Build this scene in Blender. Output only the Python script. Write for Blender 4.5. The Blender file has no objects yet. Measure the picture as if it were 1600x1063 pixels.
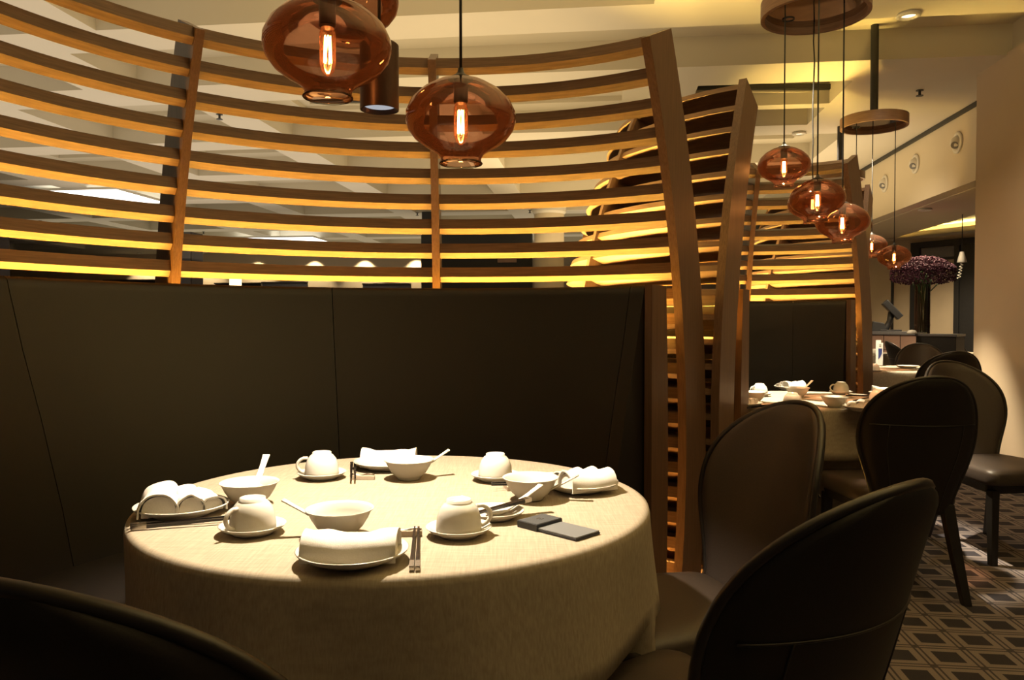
import bpy, bmesh, math, random
from mathutils import Vector, Matrix

random.seed(7)
PI = math.pi
S = bpy.context.scene
COL = S.collection

# ------------------------------------------------------------------ camera
F = 1200.0            # focal length in pixels of the 1600 x 1063 frame
H = 1.16              # eye height
PITCH = math.atan((531.5 - 505.0) / F)
cd = bpy.data.cameras.new('camera')
cd.sensor_fit = 'HORIZONTAL'
cd.sensor_width = 36.0
cd.lens = 36.0 * F / 1600.0
cd.clip_start = 0.02
cd.clip_end = 200
cam = bpy.data.objects.new('camera', cd)
COL.objects.link(cam)
cam.location = (0, 0, H)
cam.rotation_euler = (PI / 2 - PITCH, 0, 0)
S.camera = cam

# ------------------------------------------------------------------ world, big lights, exposure
S.view_settings.view_transform = 'Standard'
S.view_settings.look = 'None'
S.view_settings.gamma = 1.0
S.view_settings.use_curve_mapping = False
S.view_settings.exposure = 0.0
S.cycles.sample_clamp_indirect = 3.0
S.cycles.transparent_max_bounces = 24
w = bpy.data.worlds.new('hall_ambient')
S.world = w
w.use_nodes = True
bg = w.node_tree.nodes['Background']
bg.inputs[0].default_value = (1.0, 0.80, 0.55, 1)
bg.inputs[1].default_value = 0.03

PSI = math.radians(6.65)          # room axis against the view axis
SP, CP = math.sin(PSI), math.cos(PSI)


def R2W(v, u, z=0.0):
    """room coordinates (v to the right, u along the corridor) to world"""
    return Vector((v * CP + u * SP, -v * SP + u * CP, z))


def P(x, y, z):
    """point of the plane at height z seen at pixel (x, y)"""
    dx = (x - 800.0) / F
    dz = -(y - 531.5) / F
    d = Vector((dx, math.cos(PITCH) + dz * math.sin(PITCH), dz * math.cos(PITCH) - math.sin(PITCH)))
    t = (z - H) / d.z
    return Vector((0, 0, H)) + d * t


def PD(x, y, dep):
    """point at depth dep seen at pixel (x, y)"""
    dx = (x - 800.0) / F
    dz = -(y - 531.5) / F
    d = Vector((dx, math.cos(PITCH) + dz * math.sin(PITCH), dz * math.cos(PITCH) - math.sin(PITCH)))
    return Vector((0, 0, H)) + d * (dep / d.y)


def area_light(name, loc, rot, sx, sy, power, col):
    l = bpy.data.lights.new(name, 'AREA')
    l.shape = 'RECTANGLE'
    l.size, l.size_y = sx, sy
    l.energy = power
    l.color = col
    o = bpy.data.objects.new(name, l)
    o.location = loc
    o.rotation_euler = rot
    COL.objects.link(o)
    return o


def spot_light(name, loc, target, power, col, angle, blend=0.4, radius=0.03):
    l = bpy.data.lights.new(name, 'SPOT')
    l.energy = power
    l.color = col
    l.spot_size = math.radians(angle)
    l.spot_blend = blend
    l.shadow_soft_size = radius
    o = bpy.data.objects.new(name, l)
    o.location = loc
    o.rotation_euler = (Vector(target) - Vector(loc)).to_track_quat('-Z', 'Y').to_euler()
    COL.objects.link(o)
    return o


# area lights added to brighten the hall ceiling, no fittings modelled
UP = (PI, 0, -PSI)
area_light('hall_uplight', R2W(-1.3, 7.0, 2.45), UP, 3.0, 9.0, 112, (1.0, 0.745, 0.40))
area_light('hall_uplight', R2W(1.6, 1.6, 2.45), UP, 3.0, 2.6, 110, (1.0, 0.76, 0.36))
area_light('hall_uplight', R2W(0.4, 12.5, 2.55), UP, 3.5, 5.0, 100, (1.0, 0.745, 0.40))
area_light('hall_uplight', R2W(-6.0, 8.0, 2.5), UP, 6.0, 12.0, 190, (1.0, 0.82, 0.60))
area_light('hall_uplight', R2W(-6.0, 18.5, 2.6), UP, 14.0, 7.0, 150, (1.0, 0.84, 0.58))

area_light('hall_uplight', R2W(2.8, 10.6, 2.45), UP, 1.2, 3.2, 26, (1.0, 0.745, 0.40))

# ------------------------------------------------------------------ materials
MAT = {}


def nodes_of(name):
    m = bpy.data.materials.new(name)
    m.use_nodes = True
    nt = m.node_tree
    return m, nt, nt.nodes['Principled BSDF']


def plain(name, col, rough=0.5, metal=0.0, noise=0.06, nscale=40.0, bump=0.0, spec=0.5, coat=0.0, coords='Object'):
    m, nt, b = nodes_of(name)
    tc = nt.nodes.new('ShaderNodeTexCoord')
    n = nt.nodes.new('ShaderNodeTexNoise')
    n.inputs['Scale'].default_value = nscale
    n.inputs['Detail'].default_value = 3
    nt.links.new(tc.outputs[coords], n.inputs['Vector'])
    r = nt.nodes.new('ShaderNodeValToRGB')
    lo = [max(0, c * (1 - noise)) for c in col]
    hi = [min(1, c * (1 + noise)) for c in col]
    r.color_ramp.elements[0].color = (*lo, 1)
    r.color_ramp.elements[1].color = (*hi, 1)
    r.color_ramp.elements[0].position = 0.3
    r.color_ramp.elements[1].position = 0.7
    nt.links.new(n.outputs['Fac'], r.inputs['Fac'])
    nt.links.new(r.outputs['Color'], b.inputs['Base Color'])
    b.inputs['Roughness'].default_value = rough
    b.inputs['Metallic'].default_value = metal
    b.inputs['Specular IOR Level'].default_value = spec
    b.inputs['Coat Weight'].default_value = coat
    if bump > 0:
        bp = nt.nodes.new('ShaderNodeBump')
        bp.inputs['Strength'].default_value = bump
        bp.inputs['Distance'].default_value = 0.002
        nt.links.new(n.outputs['Fac'], bp.inputs['Height'])
        nt.links.new(bp.outputs['Normal'], b.inputs['Normal'])
    MAT[name] = m
    return m


def emis(name, col, strength):
    m = bpy.data.materials.new(name)
    m.use_nodes = True
    nt = m.node_tree
    nt.nodes.clear()
    e = nt.nodes.new('ShaderNodeEmission')
    e.inputs[0].default_value = (*col, 1)
    e.inputs[1].default_value = strength
    o = nt.nodes.new('ShaderNodeOutputMaterial')
    nt.links.new(e.outputs[0], o.inputs[0])
    MAT[name] = m
    return m


def wood(name, dark, light, rough=0.42, scale=(3, 3, 60)):
    m, nt, b = nodes_of(name)
    tc = nt.nodes.new('ShaderNodeTexCoord')
    mp = nt.nodes.new('ShaderNodeMapping')
    mp.inputs['Scale'].default_value = scale
    n = nt.nodes.new('ShaderNodeTexNoise')
    n.inputs['Scale'].default_value = 2.0
    n.inputs['Detail'].default_value = 6
    n.inputs['Roughness'].default_value = 0.65
    r = nt.nodes.new('ShaderNodeValToRGB')
    r.color_ramp.elements[0].color = (*dark, 1)
    r.color_ramp.elements[1].color = (*light, 1)
    r.color_ramp.elements[0].position = 0.32
    r.color_ramp.elements[1].position = 0.7
    nt.links.new(tc.outputs['Object'], mp.inputs['Vector'])
    nt.links.new(mp.outputs['Vector'], n.inputs['Vector'])
    nt.links.new(n.outputs['Fac'], r.inputs['Fac'])
    nt.links.new(r.outputs['Color'], b.inputs['Base Color'])
    b.inputs['Roughness'].default_value = rough
    bp = nt.nodes.new('ShaderNodeBump')
    bp.inputs['Strength'].default_value = 0.15
    bp.inputs['Distance'].default_value = 0.001
    nt.links.new(n.outputs['Fac'], bp.inputs['Height'])
    nt.links.new(bp.outputs['Normal'], b.inputs['Normal'])
    MAT[name] = m
    return m


wood('walnut', (0.125, 0.066, 0.036), (0.235, 0.135, 0.075), 0.45, (4, 4, 90))
wood('walnut_upright', (0.11, 0.058, 0.034), (0.19, 0.108, 0.066), 0.38, (90, 90, 3))
wood('walnut_panel', (0.10, 0.052, 0.028), (0.17, 0.09, 0.05), 0.4, (70, 70, 2))
plain('black_leather', (0.011, 0.0095, 0.009), 0.42, noise=0.15, nscale=350, bump=0.12, spec=0.45)
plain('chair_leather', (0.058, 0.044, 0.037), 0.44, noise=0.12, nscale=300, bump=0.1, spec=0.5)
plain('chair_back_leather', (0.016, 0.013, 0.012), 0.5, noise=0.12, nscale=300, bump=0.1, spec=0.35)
plain('chair_piping', (0.02, 0.016, 0.014), 0.35, noise=0.05)
plain('dark_leg', (0.012, 0.010, 0.009), 0.45, noise=0.2, nscale=30)
plain('porcelain', (0.86, 0.83, 0.76), 0.18, noise=0.015, nscale=8, spec=0.5, coat=0.3)
plain('napkin_cotton', (0.87, 0.84, 0.79), 0.85, noise=0.03, nscale=400, bump=0.15)
plain('lacquer_black', (0.012, 0.009, 0.008), 0.25, noise=0.1, spec=0.5)
plain('silver', (0.72, 0.68, 0.62), 0.22, metal=1.0, noise=0.03)
plain('rest_ivory', (0.62, 0.50, 0.38), 0.4, noise=0.05)
plain('menu_grey', (0.17, 0.18, 0.19), 0.6, noise=0.5, nscale=900, bump=0.3)
plain('menu_dark', (0.055, 0.060, 0.066), 0.6, noise=0.4, nscale=900, bump=0.3)
plain('menu_black', (0.012, 0.012, 0.014), 0.5, noise=0.2, nscale=200)
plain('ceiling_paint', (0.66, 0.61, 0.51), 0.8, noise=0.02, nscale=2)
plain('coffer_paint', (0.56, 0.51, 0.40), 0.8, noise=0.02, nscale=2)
plain('wall_cream', (0.55, 0.44, 0.31), 0.75, noise=0.025, nscale=2.5)
plain('fascia_cream', (0.62, 0.53, 0.38), 0.7, noise=0.02, nscale=2)
plain('black_metal', (0.012, 0.012, 0.012), 0.45, noise=0.1)
plain('bronze', (0.060, 0.032, 0.022), 0.38, metal=0.6, noise=0.08, nscale=200)
plain('white_trim', (0.66, 0.62, 0.54), 0.45, noise=0.02)
plain('far_dark', (0.014, 0.013, 0.013), 0.5, noise=0.2)
plain('far_brown', (0.055, 0.04, 0.035), 0.6, noise=0.15, nscale=4)
plain('far_grey', (0.14, 0.125, 0.12), 0.6, noise=0.1, nscale=4)
plain('panel_beige', (0.50, 0.40, 0.27), 0.6, noise=0.05, nscale=3)
plain('tile_pink', (0.36, 0.225, 0.175), 0.5, noise=0.08, nscale=12)
plain('counter_grey', (0.13, 0.125, 0.13), 0.35, noise=0.1)
plain('green_stem', (0.035, 0.085, 0.022), 0.5, noise=0.3, nscale=20)
plain('purple_flower', (0.050, 0.006, 0.019), 0.9, noise=0.45, nscale=25)
plain('menu_white', (0.78, 0.77, 0.74), 0.4, noise=0.02)
plain('menu_blue', (0.02, 0.035, 0.16), 0.4, noise=0.05)
plain('pos_black', (0.02, 0.02, 0.022), 0.35, noise=0.1)
plain('dark_mirror', (0.55, 0.46, 0.38), 0.05, metal=1.0, noise=0.02)
emis('led_amber', (1.0, 0.50, 0.07), 210.0)
emis('led_floor', (1.0, 0.45, 0.08), 160.0)
emis('cove_led', (1.0, 0.72, 0.22), 75.0)
emis('filament', (1.0, 0.58, 0.20), 110.0)
emis('sky_panel', (1.0, 0.97, 0.88), 3.0)
emis('lamp_glow', (1.0, 0.8, 0.45), 3.0)
emis('spot_lens', (0.75, 0.78, 0.85), 0.55)


def tinted_glass(name, col, refl=1.0):
    m = bpy.data.materials.new(name)
    m.use_nodes = True
    nt = m.node_tree
    nt.nodes.clear()
    t = nt.nodes.new('ShaderNodeBsdfTransparent')
    lw = nt.nodes.new('ShaderNodeLayerWeight')
    lw.inputs['Blend'].default_value = 0.30
    r = nt.nodes.new('ShaderNodeValToRGB')      # more glass to cross at the rim of the bulb
    r.color_ramp.elements[0].color = (*col, 1)
    r.color_ramp.elements[1].color = (*[c * 0.78 for c in col], 1)
    r.color_ramp.elements[1].position = 1.0
    nt.links.new(lw.outputs['Facing'], r.inputs['Fac'])
    nt.links.new(r.outputs['Color'], t.inputs['Color'])
    g = nt.nodes.new('ShaderNodeBsdfGlossy')
    g.inputs['Roughness'].default_value = 0.03
    g.inputs['Color'].default_value = (1, 0.85, 0.75, 1)
    fr = nt.nodes.new('ShaderNodeFresnel')
    fr.inputs['IOR'].default_value = 1.5
    mx = nt.nodes.new('ShaderNodeMixShader')
    nt.links.new(fr.outputs[0], mx.inputs[0])
    nt.links.new(t.outputs[0], mx.inputs[1])
    nt.links.new(g.outputs[0], mx.inputs[2])
    # faint smoky body of the glass
    d = nt.nodes.new('ShaderNodeBsdfDiffuse')
    d.inputs['Color'].default_value = (0.30, 0.17, 0.11, 1)
    mx2 = nt.nodes.new('ShaderNodeMixShader')
    mx2.inputs[0].default_value = 0.07
    nt.links.new(mx.outputs[0], mx2.inputs[1])
    nt.links.new(d.outputs[0], mx2.inputs[2])
    o = nt.nodes.new('ShaderNodeOutputMaterial')
    nt.links.new(mx2.outputs[0], o.inputs[0])
    MAT[name] = m


tinted_glass('amber_glass', (0.68, 0.49, 0.40))
tinted_glass('clear_glass', (0.80, 0.84, 0.80))
tinted_glass('bulb_glass', (1.0, 0.86, 0.66))


def cloth_material():
    m, nt, b = nodes_of('linen')
    tc = nt.nodes.new('ShaderNodeTexCoord')
    n1 = nt.nodes.new('ShaderNodeTexNoise')
    n2 = nt.nodes.new('ShaderNodeTexNoise')
    m1 = nt.nodes.new('ShaderNodeMapping')
    m2 = nt.nodes.new('ShaderNodeMapping')
    m1.inputs['Scale'].default_value = (16, 320, 60)
    m2.inputs['Scale'].default_value = (320, 16, 60)
    for mm, nn in ((m1, n1), (m2, n2)):
        nt.links.new(tc.outputs['Object'], mm.inputs['Vector'])
        nt.links.new(mm.outputs['Vector'], nn.inputs['Vector'])
        nn.inputs['Scale'].default_value = 1.0
        nn.inputs['Detail'].default_value = 2
    ad = nt.nodes.new('ShaderNodeMath')
    ad.operation = 'ADD'
    nt.links.new(n1.outputs['Fac'], ad.inputs[0])
    nt.links.new(n2.outputs['Fac'], ad.inputs[1])
    r = nt.nodes.new('ShaderNodeValToRGB')
    r.color_ramp.elements[0].position = 0.35
    r.color_ramp.elements[1].position = 0.65
    r.color_ramp.elements[0].color = (0.36, 0.305, 0.23, 1)
    r.color_ramp.elements[1].color = (0.46, 0.40, 0.31, 1)
    hf = nt.nodes.new('ShaderNodeMath')
    hf.operation = 'MULTIPLY'
    hf.inputs[1].default_value = 0.5
    nt.links.new(ad.outputs[0], hf.inputs[0])
    nt.links.new(hf.outputs[0], r.inputs['Fac'])
    nt.links.new(r.outputs['Color'], b.inputs['Base Color'])
    b.inputs['Roughness'].default_value = 0.85
    b.inputs['Specular IOR Level'].default_value = 0.2
    bp = nt.nodes.new('ShaderNodeBump')
    bp.inputs['Strength'].default_value = 0.25
    bp.inputs['Distance'].default_value = 0.001
    nt.links.new(ad.outputs[0], bp.inputs['Height'])
    nt.links.new(bp.outputs['Normal'], b.inputs['Normal'])
    MAT['linen'] = m


cloth_material()


def carpet_material():
    """woven check: dark squares in pale frames between double dark lines"""
    m, nt, b = nodes_of('carpet')
    tc = nt.nodes.new('ShaderNodeTexCoord')
    mp = nt.nodes.new('ShaderNodeMapping')
    mp.vector_type = 'POINT'
    p = 0.160
    mp.inputs['Rotation'].default_value = (0, 0, PSI)
    mp.inputs['Scale'].default_value = (1 / p, 1 / p, 1)
    nt.links.new(tc.outputs['Object'], mp.inputs['Vector'])
    sp = nt.nodes.new('ShaderNodeSeparateXYZ')
    nt.links.new(mp.outputs['Vector'], sp.inputs[0])

    def math_node(op, a, bval=None, c=None):
        n = nt.nodes.new('ShaderNodeMath')
        n.operation = op
        for i, vv in enumerate((a, bval, c)):
            if vv is None:
                continue
            if isinstance(vv, (int, float)):
                n.inputs[i].default_value = vv
            else:
                nt.links.new(vv, n.inputs[i])
        return n.outputs[0]

    def axis(sock):
        fr = math_node('FRACT', sock)
        d = math_node('ABSOLUTE', math_node('SUBTRACT', fr, 0.5))      # 0 at the middle of a cell, .5 at its border
        sq = math_node('LESS_THAN', d, 0.27)
        line = math_node('MULTIPLY', math_node('GREATER_THAN', d, 0.415), math_node('LESS_THAN', d, 0.465))
        node = math_node('GREATER_THAN', d, 0.415)
        return sq, line, node

    sx, lx, nx = axis(sp.outputs['X'])
    sy, ly, ny = axis(sp.outputs['Y'])
    sq = math_node('MULTIPLY', sx, sy)
    ln = math_node('MAXIMUM', math_node('MAXIMUM', lx, ly), math_node('MULTIPLY', nx, ny))
    fac = math_node('MAXIMUM', sq, math_node('MULTIPLY', ln, 0.85))
    n = nt.nodes.new('ShaderNodeTexNoise')
    n.inputs['Scale'].default_value = 320
    nt.links.new(tc.outputs['Object'], n.inputs['Vector'])
    mx = nt.nodes.new('ShaderNodeMix')
    mx.data_type = 'RGBA'
    nt.links.new(fac, mx.inputs[0])
    mx.inputs[6].default_value = (0.30, 0.255, 0.25, 1)
    mx.inputs[7].default_value = (0.062, 0.057, 0.069, 1)
    mul = nt.nodes.new('ShaderNodeMix')
    mul.data_type = 'RGBA'
    mul.blend_type = 'MULTIPLY'
    mul.inputs[0].default_value = 0.5
    nt.links.new(mx.outputs[2], mul.inputs[6])
    nt.links.new(n.outputs['Fac'], mul.inputs[7])
    nt.links.new(mul.outputs[2], b.inputs['Base Color'])
    b.inputs['Roughness'].default_value = 0.95
    b.inputs['Specular IOR Level'].default_value = 0.05
    bp = nt.nodes.new('ShaderNodeBump')
    bp.inputs['Strength'].default_value = 0.3
    bp.inputs['Distance'].default_value = 0.003
    nt.links.new(n.outputs['Fac'], bp.inputs['Height'])
    nt.links.new(bp.outputs['Normal'], b.inputs['Normal'])
    MAT['carpet'] = m


carpet_material()


# ------------------------------------------------------------------ mesh helpers
class MB:
    def __init__(self):
        self.v, self.f = [], []

    def add(self, verts, faces):
        o = len(self.v)
        self.v += [tuple(x) for x in verts]
        self.f += [tuple(i + o for i in f) for f in faces]
        return self

    def box(self, c, s, M=None):
        x, y, z = s[0] / 2, s[1] / 2, s[2] / 2
        vs = [Vector((a * x, b * y, d * z)) for d in (-1, 1) for b in (-1, 1) for a in (-1, 1)]
        vs = [(M @ q if M else q) + Vector(c) for q in vs]
        return self.add(vs, [(0, 2, 3, 1), (4, 5, 7, 6), (0, 1, 5, 4), (2, 6, 7, 3), (0, 4, 6, 2), (1, 3, 7, 5)])

    def lathe(self, prof, n=32, c=(0, 0, 0), a0=0.0, a1=2 * PI, caps=False):
        full = abs(a1 - a0 - 2 * PI) < 1e-6
        cols = n if full else n + 1
        k = len(prof)
        vs, fs = [], []
        for i in range(cols):
            a = a0 + (a1 - a0) * i / n
            for r, z in prof:
                vs.append((c[0] + r * math.sin(a), c[1] + r * math.cos(a), c[2] + z))
        for i in range(n):
            j = (i + 1) % cols
            for q in range(k - 1):
                fs.append((i * k + q, i * k + q + 1, j * k + q + 1, j * k + q))
        if caps and not full:
            fs.append(tuple(range(k)))
            fs.append(tuple((cols - 1) * k + q for q in reversed(range(k))))
        return self.add(vs, fs)

    def tube(self, pts, r, n=8, cap=True, closed=False):
        pts = [Vector(p) for p in pts]
        m = len(pts)
        rs = r if isinstance(r, (list, tuple)) else [r] * m
        vs, fs = [], []
        up = None
        for i, p in enumerate(pts):
            a = pts[(i - 1) % m] if (closed or i > 0) else p
            b = pts[(i + 1) % m] if (closed or i < m - 1) else p
            t = (b - a).normalized()
            if up is None:
                up = t.orthogonal().normalized()
            up = (up - t * up.dot(t)).normalized()
            bi = t.cross(up)
            for q in range(n):
                an = 2 * PI * q / n
                vs.append(p + (up * math.cos(an) + bi * math.sin(an)) * rs[i])
        for i in range(m if closed else m - 1):
            j = (i + 1) % m
            for q in range(n):
                q2 = (q + 1) % n
                fs.append((i * n + q, i * n + q2, j * n + q2, j * n + q))
        if cap and not closed:
            fs.append(tuple(reversed(range(n))))
            fs.append(tuple((m - 1) * n + q for q in range(n)))
        return self.add(vs, fs)

    def grid(self, fn, nu, nv, closed_u=False):
        vs, fs = [], []
        for i in range(nu + 1 if not closed_u else nu):
            for j in range(nv + 1):
                vs.append(fn(i / nu, j / nv))
        for i in range(nu):
            i2 = (i + 1) % nu if closed_u else i + 1
            for j in range(nv):
                fs.append((i * (nv + 1) + j, i2 * (nv + 1) + j, i2 * (nv + 1) + j + 1, i * (nv + 1) + j + 1))
        return self.add(vs, fs)

    def mesh(self, name, mat, smooth=False, bevel=0.0, fix=True, auto=None):
        me = bpy.data.meshes.new(name)
        me.from_pydata(self.v, [], self.f)
        bm = bmesh.new()
        bm.from_mesh(me)
        if fix:
            bmesh.ops.remove_doubles(bm, verts=bm.verts, dist=1e-6)
            bmesh.ops.recalc_face_normals(bm, faces=bm.faces)
        if bevel > 0:
            es = [e for e in bm.edges if len(e.link_faces) == 2 and e.calc_face_angle(0) > 0.6]
            bmesh.ops.bevel(bm, geom=es, offset=bevel, segments=2, affect='EDGES', profile=0.6)
        for f in bm.faces:
            f.smooth = smooth
        if auto is not None:
            for e in bm.edges:
                if len(e.link_faces) == 2 and e.calc_face_angle(0) > auto:
                    e.smooth = False
        bm.to_mesh(me)
        bm.free()
        me.materials.append(MAT[mat] if isinstance(mat, str) else mat)
        return me

    def obj(self, name, mat, parent=None, **k):
        return put(name, self.mesh(name, mat, **k), parent)


def put(name, mesh, parent=None, loc=None, rotz=0.0):
    o = bpy.data.objects.new(name, mesh)
    COL.objects.link(o)
    if parent is not None:
        o.parent = parent
    if loc is not None:
        o.location = loc
    o.rotation_euler = (0, 0, rotz)
    return o


def tag(o, label, cat, group=None, kind=None):
    if label:
        o['label'] = label
    if cat:
        o['category'] = cat
    if group:
        o['group'] = group
    if kind:
        o['kind'] = kind
    return o


def thing(name, label, cat, loc=(0, 0, 0), rotz=0.0, group=None):
    o = bpy.data.objects.new(name, None)
    o.empty_display_size = 0.1
    COL.objects.link(o)
    o.location = loc
    o.rotation_euler = (0, 0, rotz)
    return tag(o, label, cat, group)


def dup(root, loc, rotz, label, group=None):
    r = root.copy()
    COL.objects.link(r)
    r.location = loc
    r.rotation_euler = (0, 0, rotz)
    r['label'] = label
    if group:
        r['group'] = group
    elif 'group' in r:
        del r['group']
    for ch in list(root.children):
        c = ch.copy()
        COL.objects.link(c)
        c.parent = r
        for g in ch.children:
            d = g.copy()
            COL.objects.link(d)
            d.parent = c
    return r


def structure(o):
    o['kind'] = 'structure'
    return o


# ------------------------------------------------------------------ floor and ceiling
RZ = -PSI
b = MB().add([(-30, -4, 0), (20, -4, 0), (20, 32, 0), (-30, 32, 0)], [(0, 1, 2, 3)])
structure(b.obj('floor', 'carpet'))

ZC, ZT = 3.40, 3.66
st = 0.055
# coffers as (v0, v1, u0, u1, stepped)
COFFERS = [(-3.85, 0.36, 3.55, 5.52, False), (-4.40, 3.40, 5.97, 6.90, False), (0.90, 2.30, 7.46, 8.20, False), (0.90, 2.30, 8.36, 9.05, False),
           (-3.85, 3.40, 0.4, 3.0, False), (-9.6, -4.4, 3.55, 5.52, False), (-10.2, -4.95, 5.97, 6.90, False)]
for i in range(1, 9):
    COFFERS.append((0.95 - 2.35 * i, 2.85 - 2.35 * i, 7.46, 9.05, True))
for j in range(6):
    for i in range(0, 9):
        COFFERS.append((0.95 - 2.35 * i, 2.85 - 2.35 * i, 9.50 + 2.1 * j, 11.1 + 2.1 * j, True))
vmin, vmax, umin, umax = -24.0, 3.77, -3.0, 26.0


def q4(a0, a1, b0, b1, z):
    return [R2W(a0, b0, z), R2W(a1, b0, z), R2W(a1, b1, z), R2W(a0, b1, z)]


def coffer_of(v, u):
    for c in COFFERS:
        if c[0] < v < c[1] and c[2] < u < c[3]:
            return c
    return None


def room_vu(p):
    return p.x * CP - p.y * SP, p.x * SP + p.y * CP


def ceiling_z(x, y):
    v, u = room_vu(Vector((x, y, 0)))
    c = coffer_of(v, u)
    if c is None:
        return ZC
    if c[4] and c[0] + 0.28 < v < c[1] - 0.28 and c[2] + 0.28 < u < c[3] - 0.28:
        return ZT + st
    return ZT


b = MB()
vs_cuts = sorted({vmin, vmax} | {round(q, 4) for c in COFFERS for q in c[:2]})
us_cuts = sorted({umin, umax} | {round(q, 4) for c in COFFERS for q in c[2:4]})
for j in range(len(us_cuts) - 1):
    i = 0
    um = (us_cuts[j] + us_cuts[j + 1]) / 2
    while i < len(vs_cuts) - 1:
        if coffer_of((vs_cuts[i] + vs_cuts[i + 1]) / 2, um):
            i += 1
            continue
        k = i
        while k < len(vs_cuts) - 1 and not coffer_of((vs_cuts[k] + vs_cuts[k + 1]) / 2, um):
            k += 1
        b.add(q4(vs_cuts[i], vs_cuts[k], us_cuts[j], us_cuts[j + 1], ZC), [(0, 1, 2, 3)])
        i = k
ceil = structure(b.obj('ceiling', 'ceiling_paint'))


def rect(a0, a1, b0, b1, z):
    return [(a0, b0, z), (a1, b0, z), (a1, b1, z), (a0, b1, z)]


coffer_cache = {}
for c in COFFERS:
    wv, wu = round(c[1] - c[0], 3), round(c[3] - c[2], 3)
    key = (wv, wu, c[4])
    if key not in coffer_cache:
        x1, y1 = wv / 2, wu / 2
        loops = [rect(-x1, x1, -y1, y1, ZC), rect(-x1, x1, -y1, y1, ZT)]
        if c[4]:
            n_ = 0.28
            loops += [rect(-x1 + n_, x1 - n_, -y1 + n_, y1 - n_, ZT), rect(-x1 + n_, x1 - n_, -y1 + n_, y1 - n_, ZT + st)]
        vv = [p for l in loops for p in l]
        ff = []
        for k in range(len(loops) - 1):
            for q in range(4):
                ff.append((k * 4 + q, k * 4 + (q + 1) % 4, (k + 1) * 4 + (q + 1) % 4, (k + 1) * 4 + q))
        m = len(vv)
        ff.append((m - 4, m - 3, m - 2, m - 1))
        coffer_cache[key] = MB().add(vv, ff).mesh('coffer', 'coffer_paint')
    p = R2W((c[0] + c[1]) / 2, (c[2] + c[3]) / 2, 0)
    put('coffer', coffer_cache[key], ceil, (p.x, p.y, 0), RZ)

for i, (x, y, lab) in enumerate([(128, 306, 'large glowing white skylight panel in a ceiling coffer beyond the curved screen'),
                                 (440, 374, 'smaller far glowing skylight panel in a ceiling coffer above the lit back wall')]):
    p = P(x, y, ZC - 0.003)
    wv, wu = 2.35, 1.55
    t = thing('ceiling_light', lab, 'ceiling light', p, RZ, 'glowing ceiling panels')
    MB().box((0, 0, -0.012), (wv - 0.06, wu - 0.06, 0.02)).obj('diffuser', 'sky_panel', t)
    fr = MB()
    for sx in (-1, 1):
        fr.box((sx * (wv / 2 - 0.015), 0, -0.02), (0.03, wu, 0.036))
        fr.box((0, sx * (wu / 2 - 0.015), -0.02), (wv - 0.06, 0.03, 0.036))
    fr.obj('frame', 'white_trim', t)

# slot vents in the coffers
for (xa, xb, y, lab) in [(1085, 1300, 136, 'long black slot air vent in the ceiling recess above the walnut rib'),
                         (8, 66, 185, 'short black slot air vent seen between the slats of the curved screen'),
                         (486, 566, 156, 'black slot air vent behind the cylinder spotlight')]:
    a, c = P(xa, y, ZT - 0.10), P(xb, y, ZT - 0.10)
    L = (c - a).length
    t = thing('air_vent', lab, 'air vent', ((a + c) / 2), math.atan2(c.y - a.y, c.x - a.x), 'slot vents of the ceiling')
    MB().box((0, 0, 0), (L, 0.05, 0.05)).obj('slot', 'black_metal', t)
    d = MB()
    d.box((0, 0.045, 0.005), (L + 0.04, 0.035, 0.09))
    d.obj('frame', 'coffer_paint', t)
    MB().box((0, 0.03, 0.085), (L * 0.9, 0.04, 0.09)).obj('duct', 'coffer_paint', t)

# sprinkler heads
b = MB()
b.lathe([(0.0, 0.0), (0.035, 0.0), (0.035, -0.006), (0.012, -0.008), (0.012, -0.05), (0.0, -0.05)], 12)
spr_base = b.mesh('stem', 'black_metal')
b = MB()
b.lathe([(0.0, -0.050), (0.032, -0.050), (0.034, -0.056), (0.0, -0.058)], 12)
spr_plate = b.mesh('deflector', 'black_metal')
for i, (x, y, where) in enumerate([(1437, 146, 'beside the cream fascia'), (343, 183, 'seen past the left walnut rib'),
                         (455, 364, 'seen between two low slats'), (652, 335, 'seen left of the thin middle rib'),
                         (1040, 152, 'above the end rib of the big screen'), (828, 331, 'near the dark dome screen'),
                         (63, 347, 'close to the big skylight panel'), (318, 364, 'nearest to the far skylight panel')]):
    p = P(x, y, ZC - 0.03)
    z = ceiling_z(p.x, p.y)
    if z > ZC:
        p = P(x, y, ZT - 0.03)
        z = ceiling_z(p.x, p.y)
    p.z = z
    t = thing('sprinkler_head', 'small black ceiling sprinkler head ' + where, 'sprinkler', p, 0, 'ceiling sprinklers')
    put('stem', spr_base, t)
    put('deflector', spr_plate, t)

# ------------------------------------------------------------------ right side: column, fascia, low ceiling
def wall_box(name, v0, v1, u0, u1, z0, z1, mat, parent=None):
    vs = [R2W(v, u, z) for z in (z0, z1) for u in (u0, u1) for v in (v0, v1)]
    return MB().add(vs, [(0, 2, 3, 1), (4, 5, 7, 6), (0, 1, 5, 4), (2, 6, 7, 3), (0, 4, 6, 2), (1, 3, 7, 5)]).obj(name, mat, parent)


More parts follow.
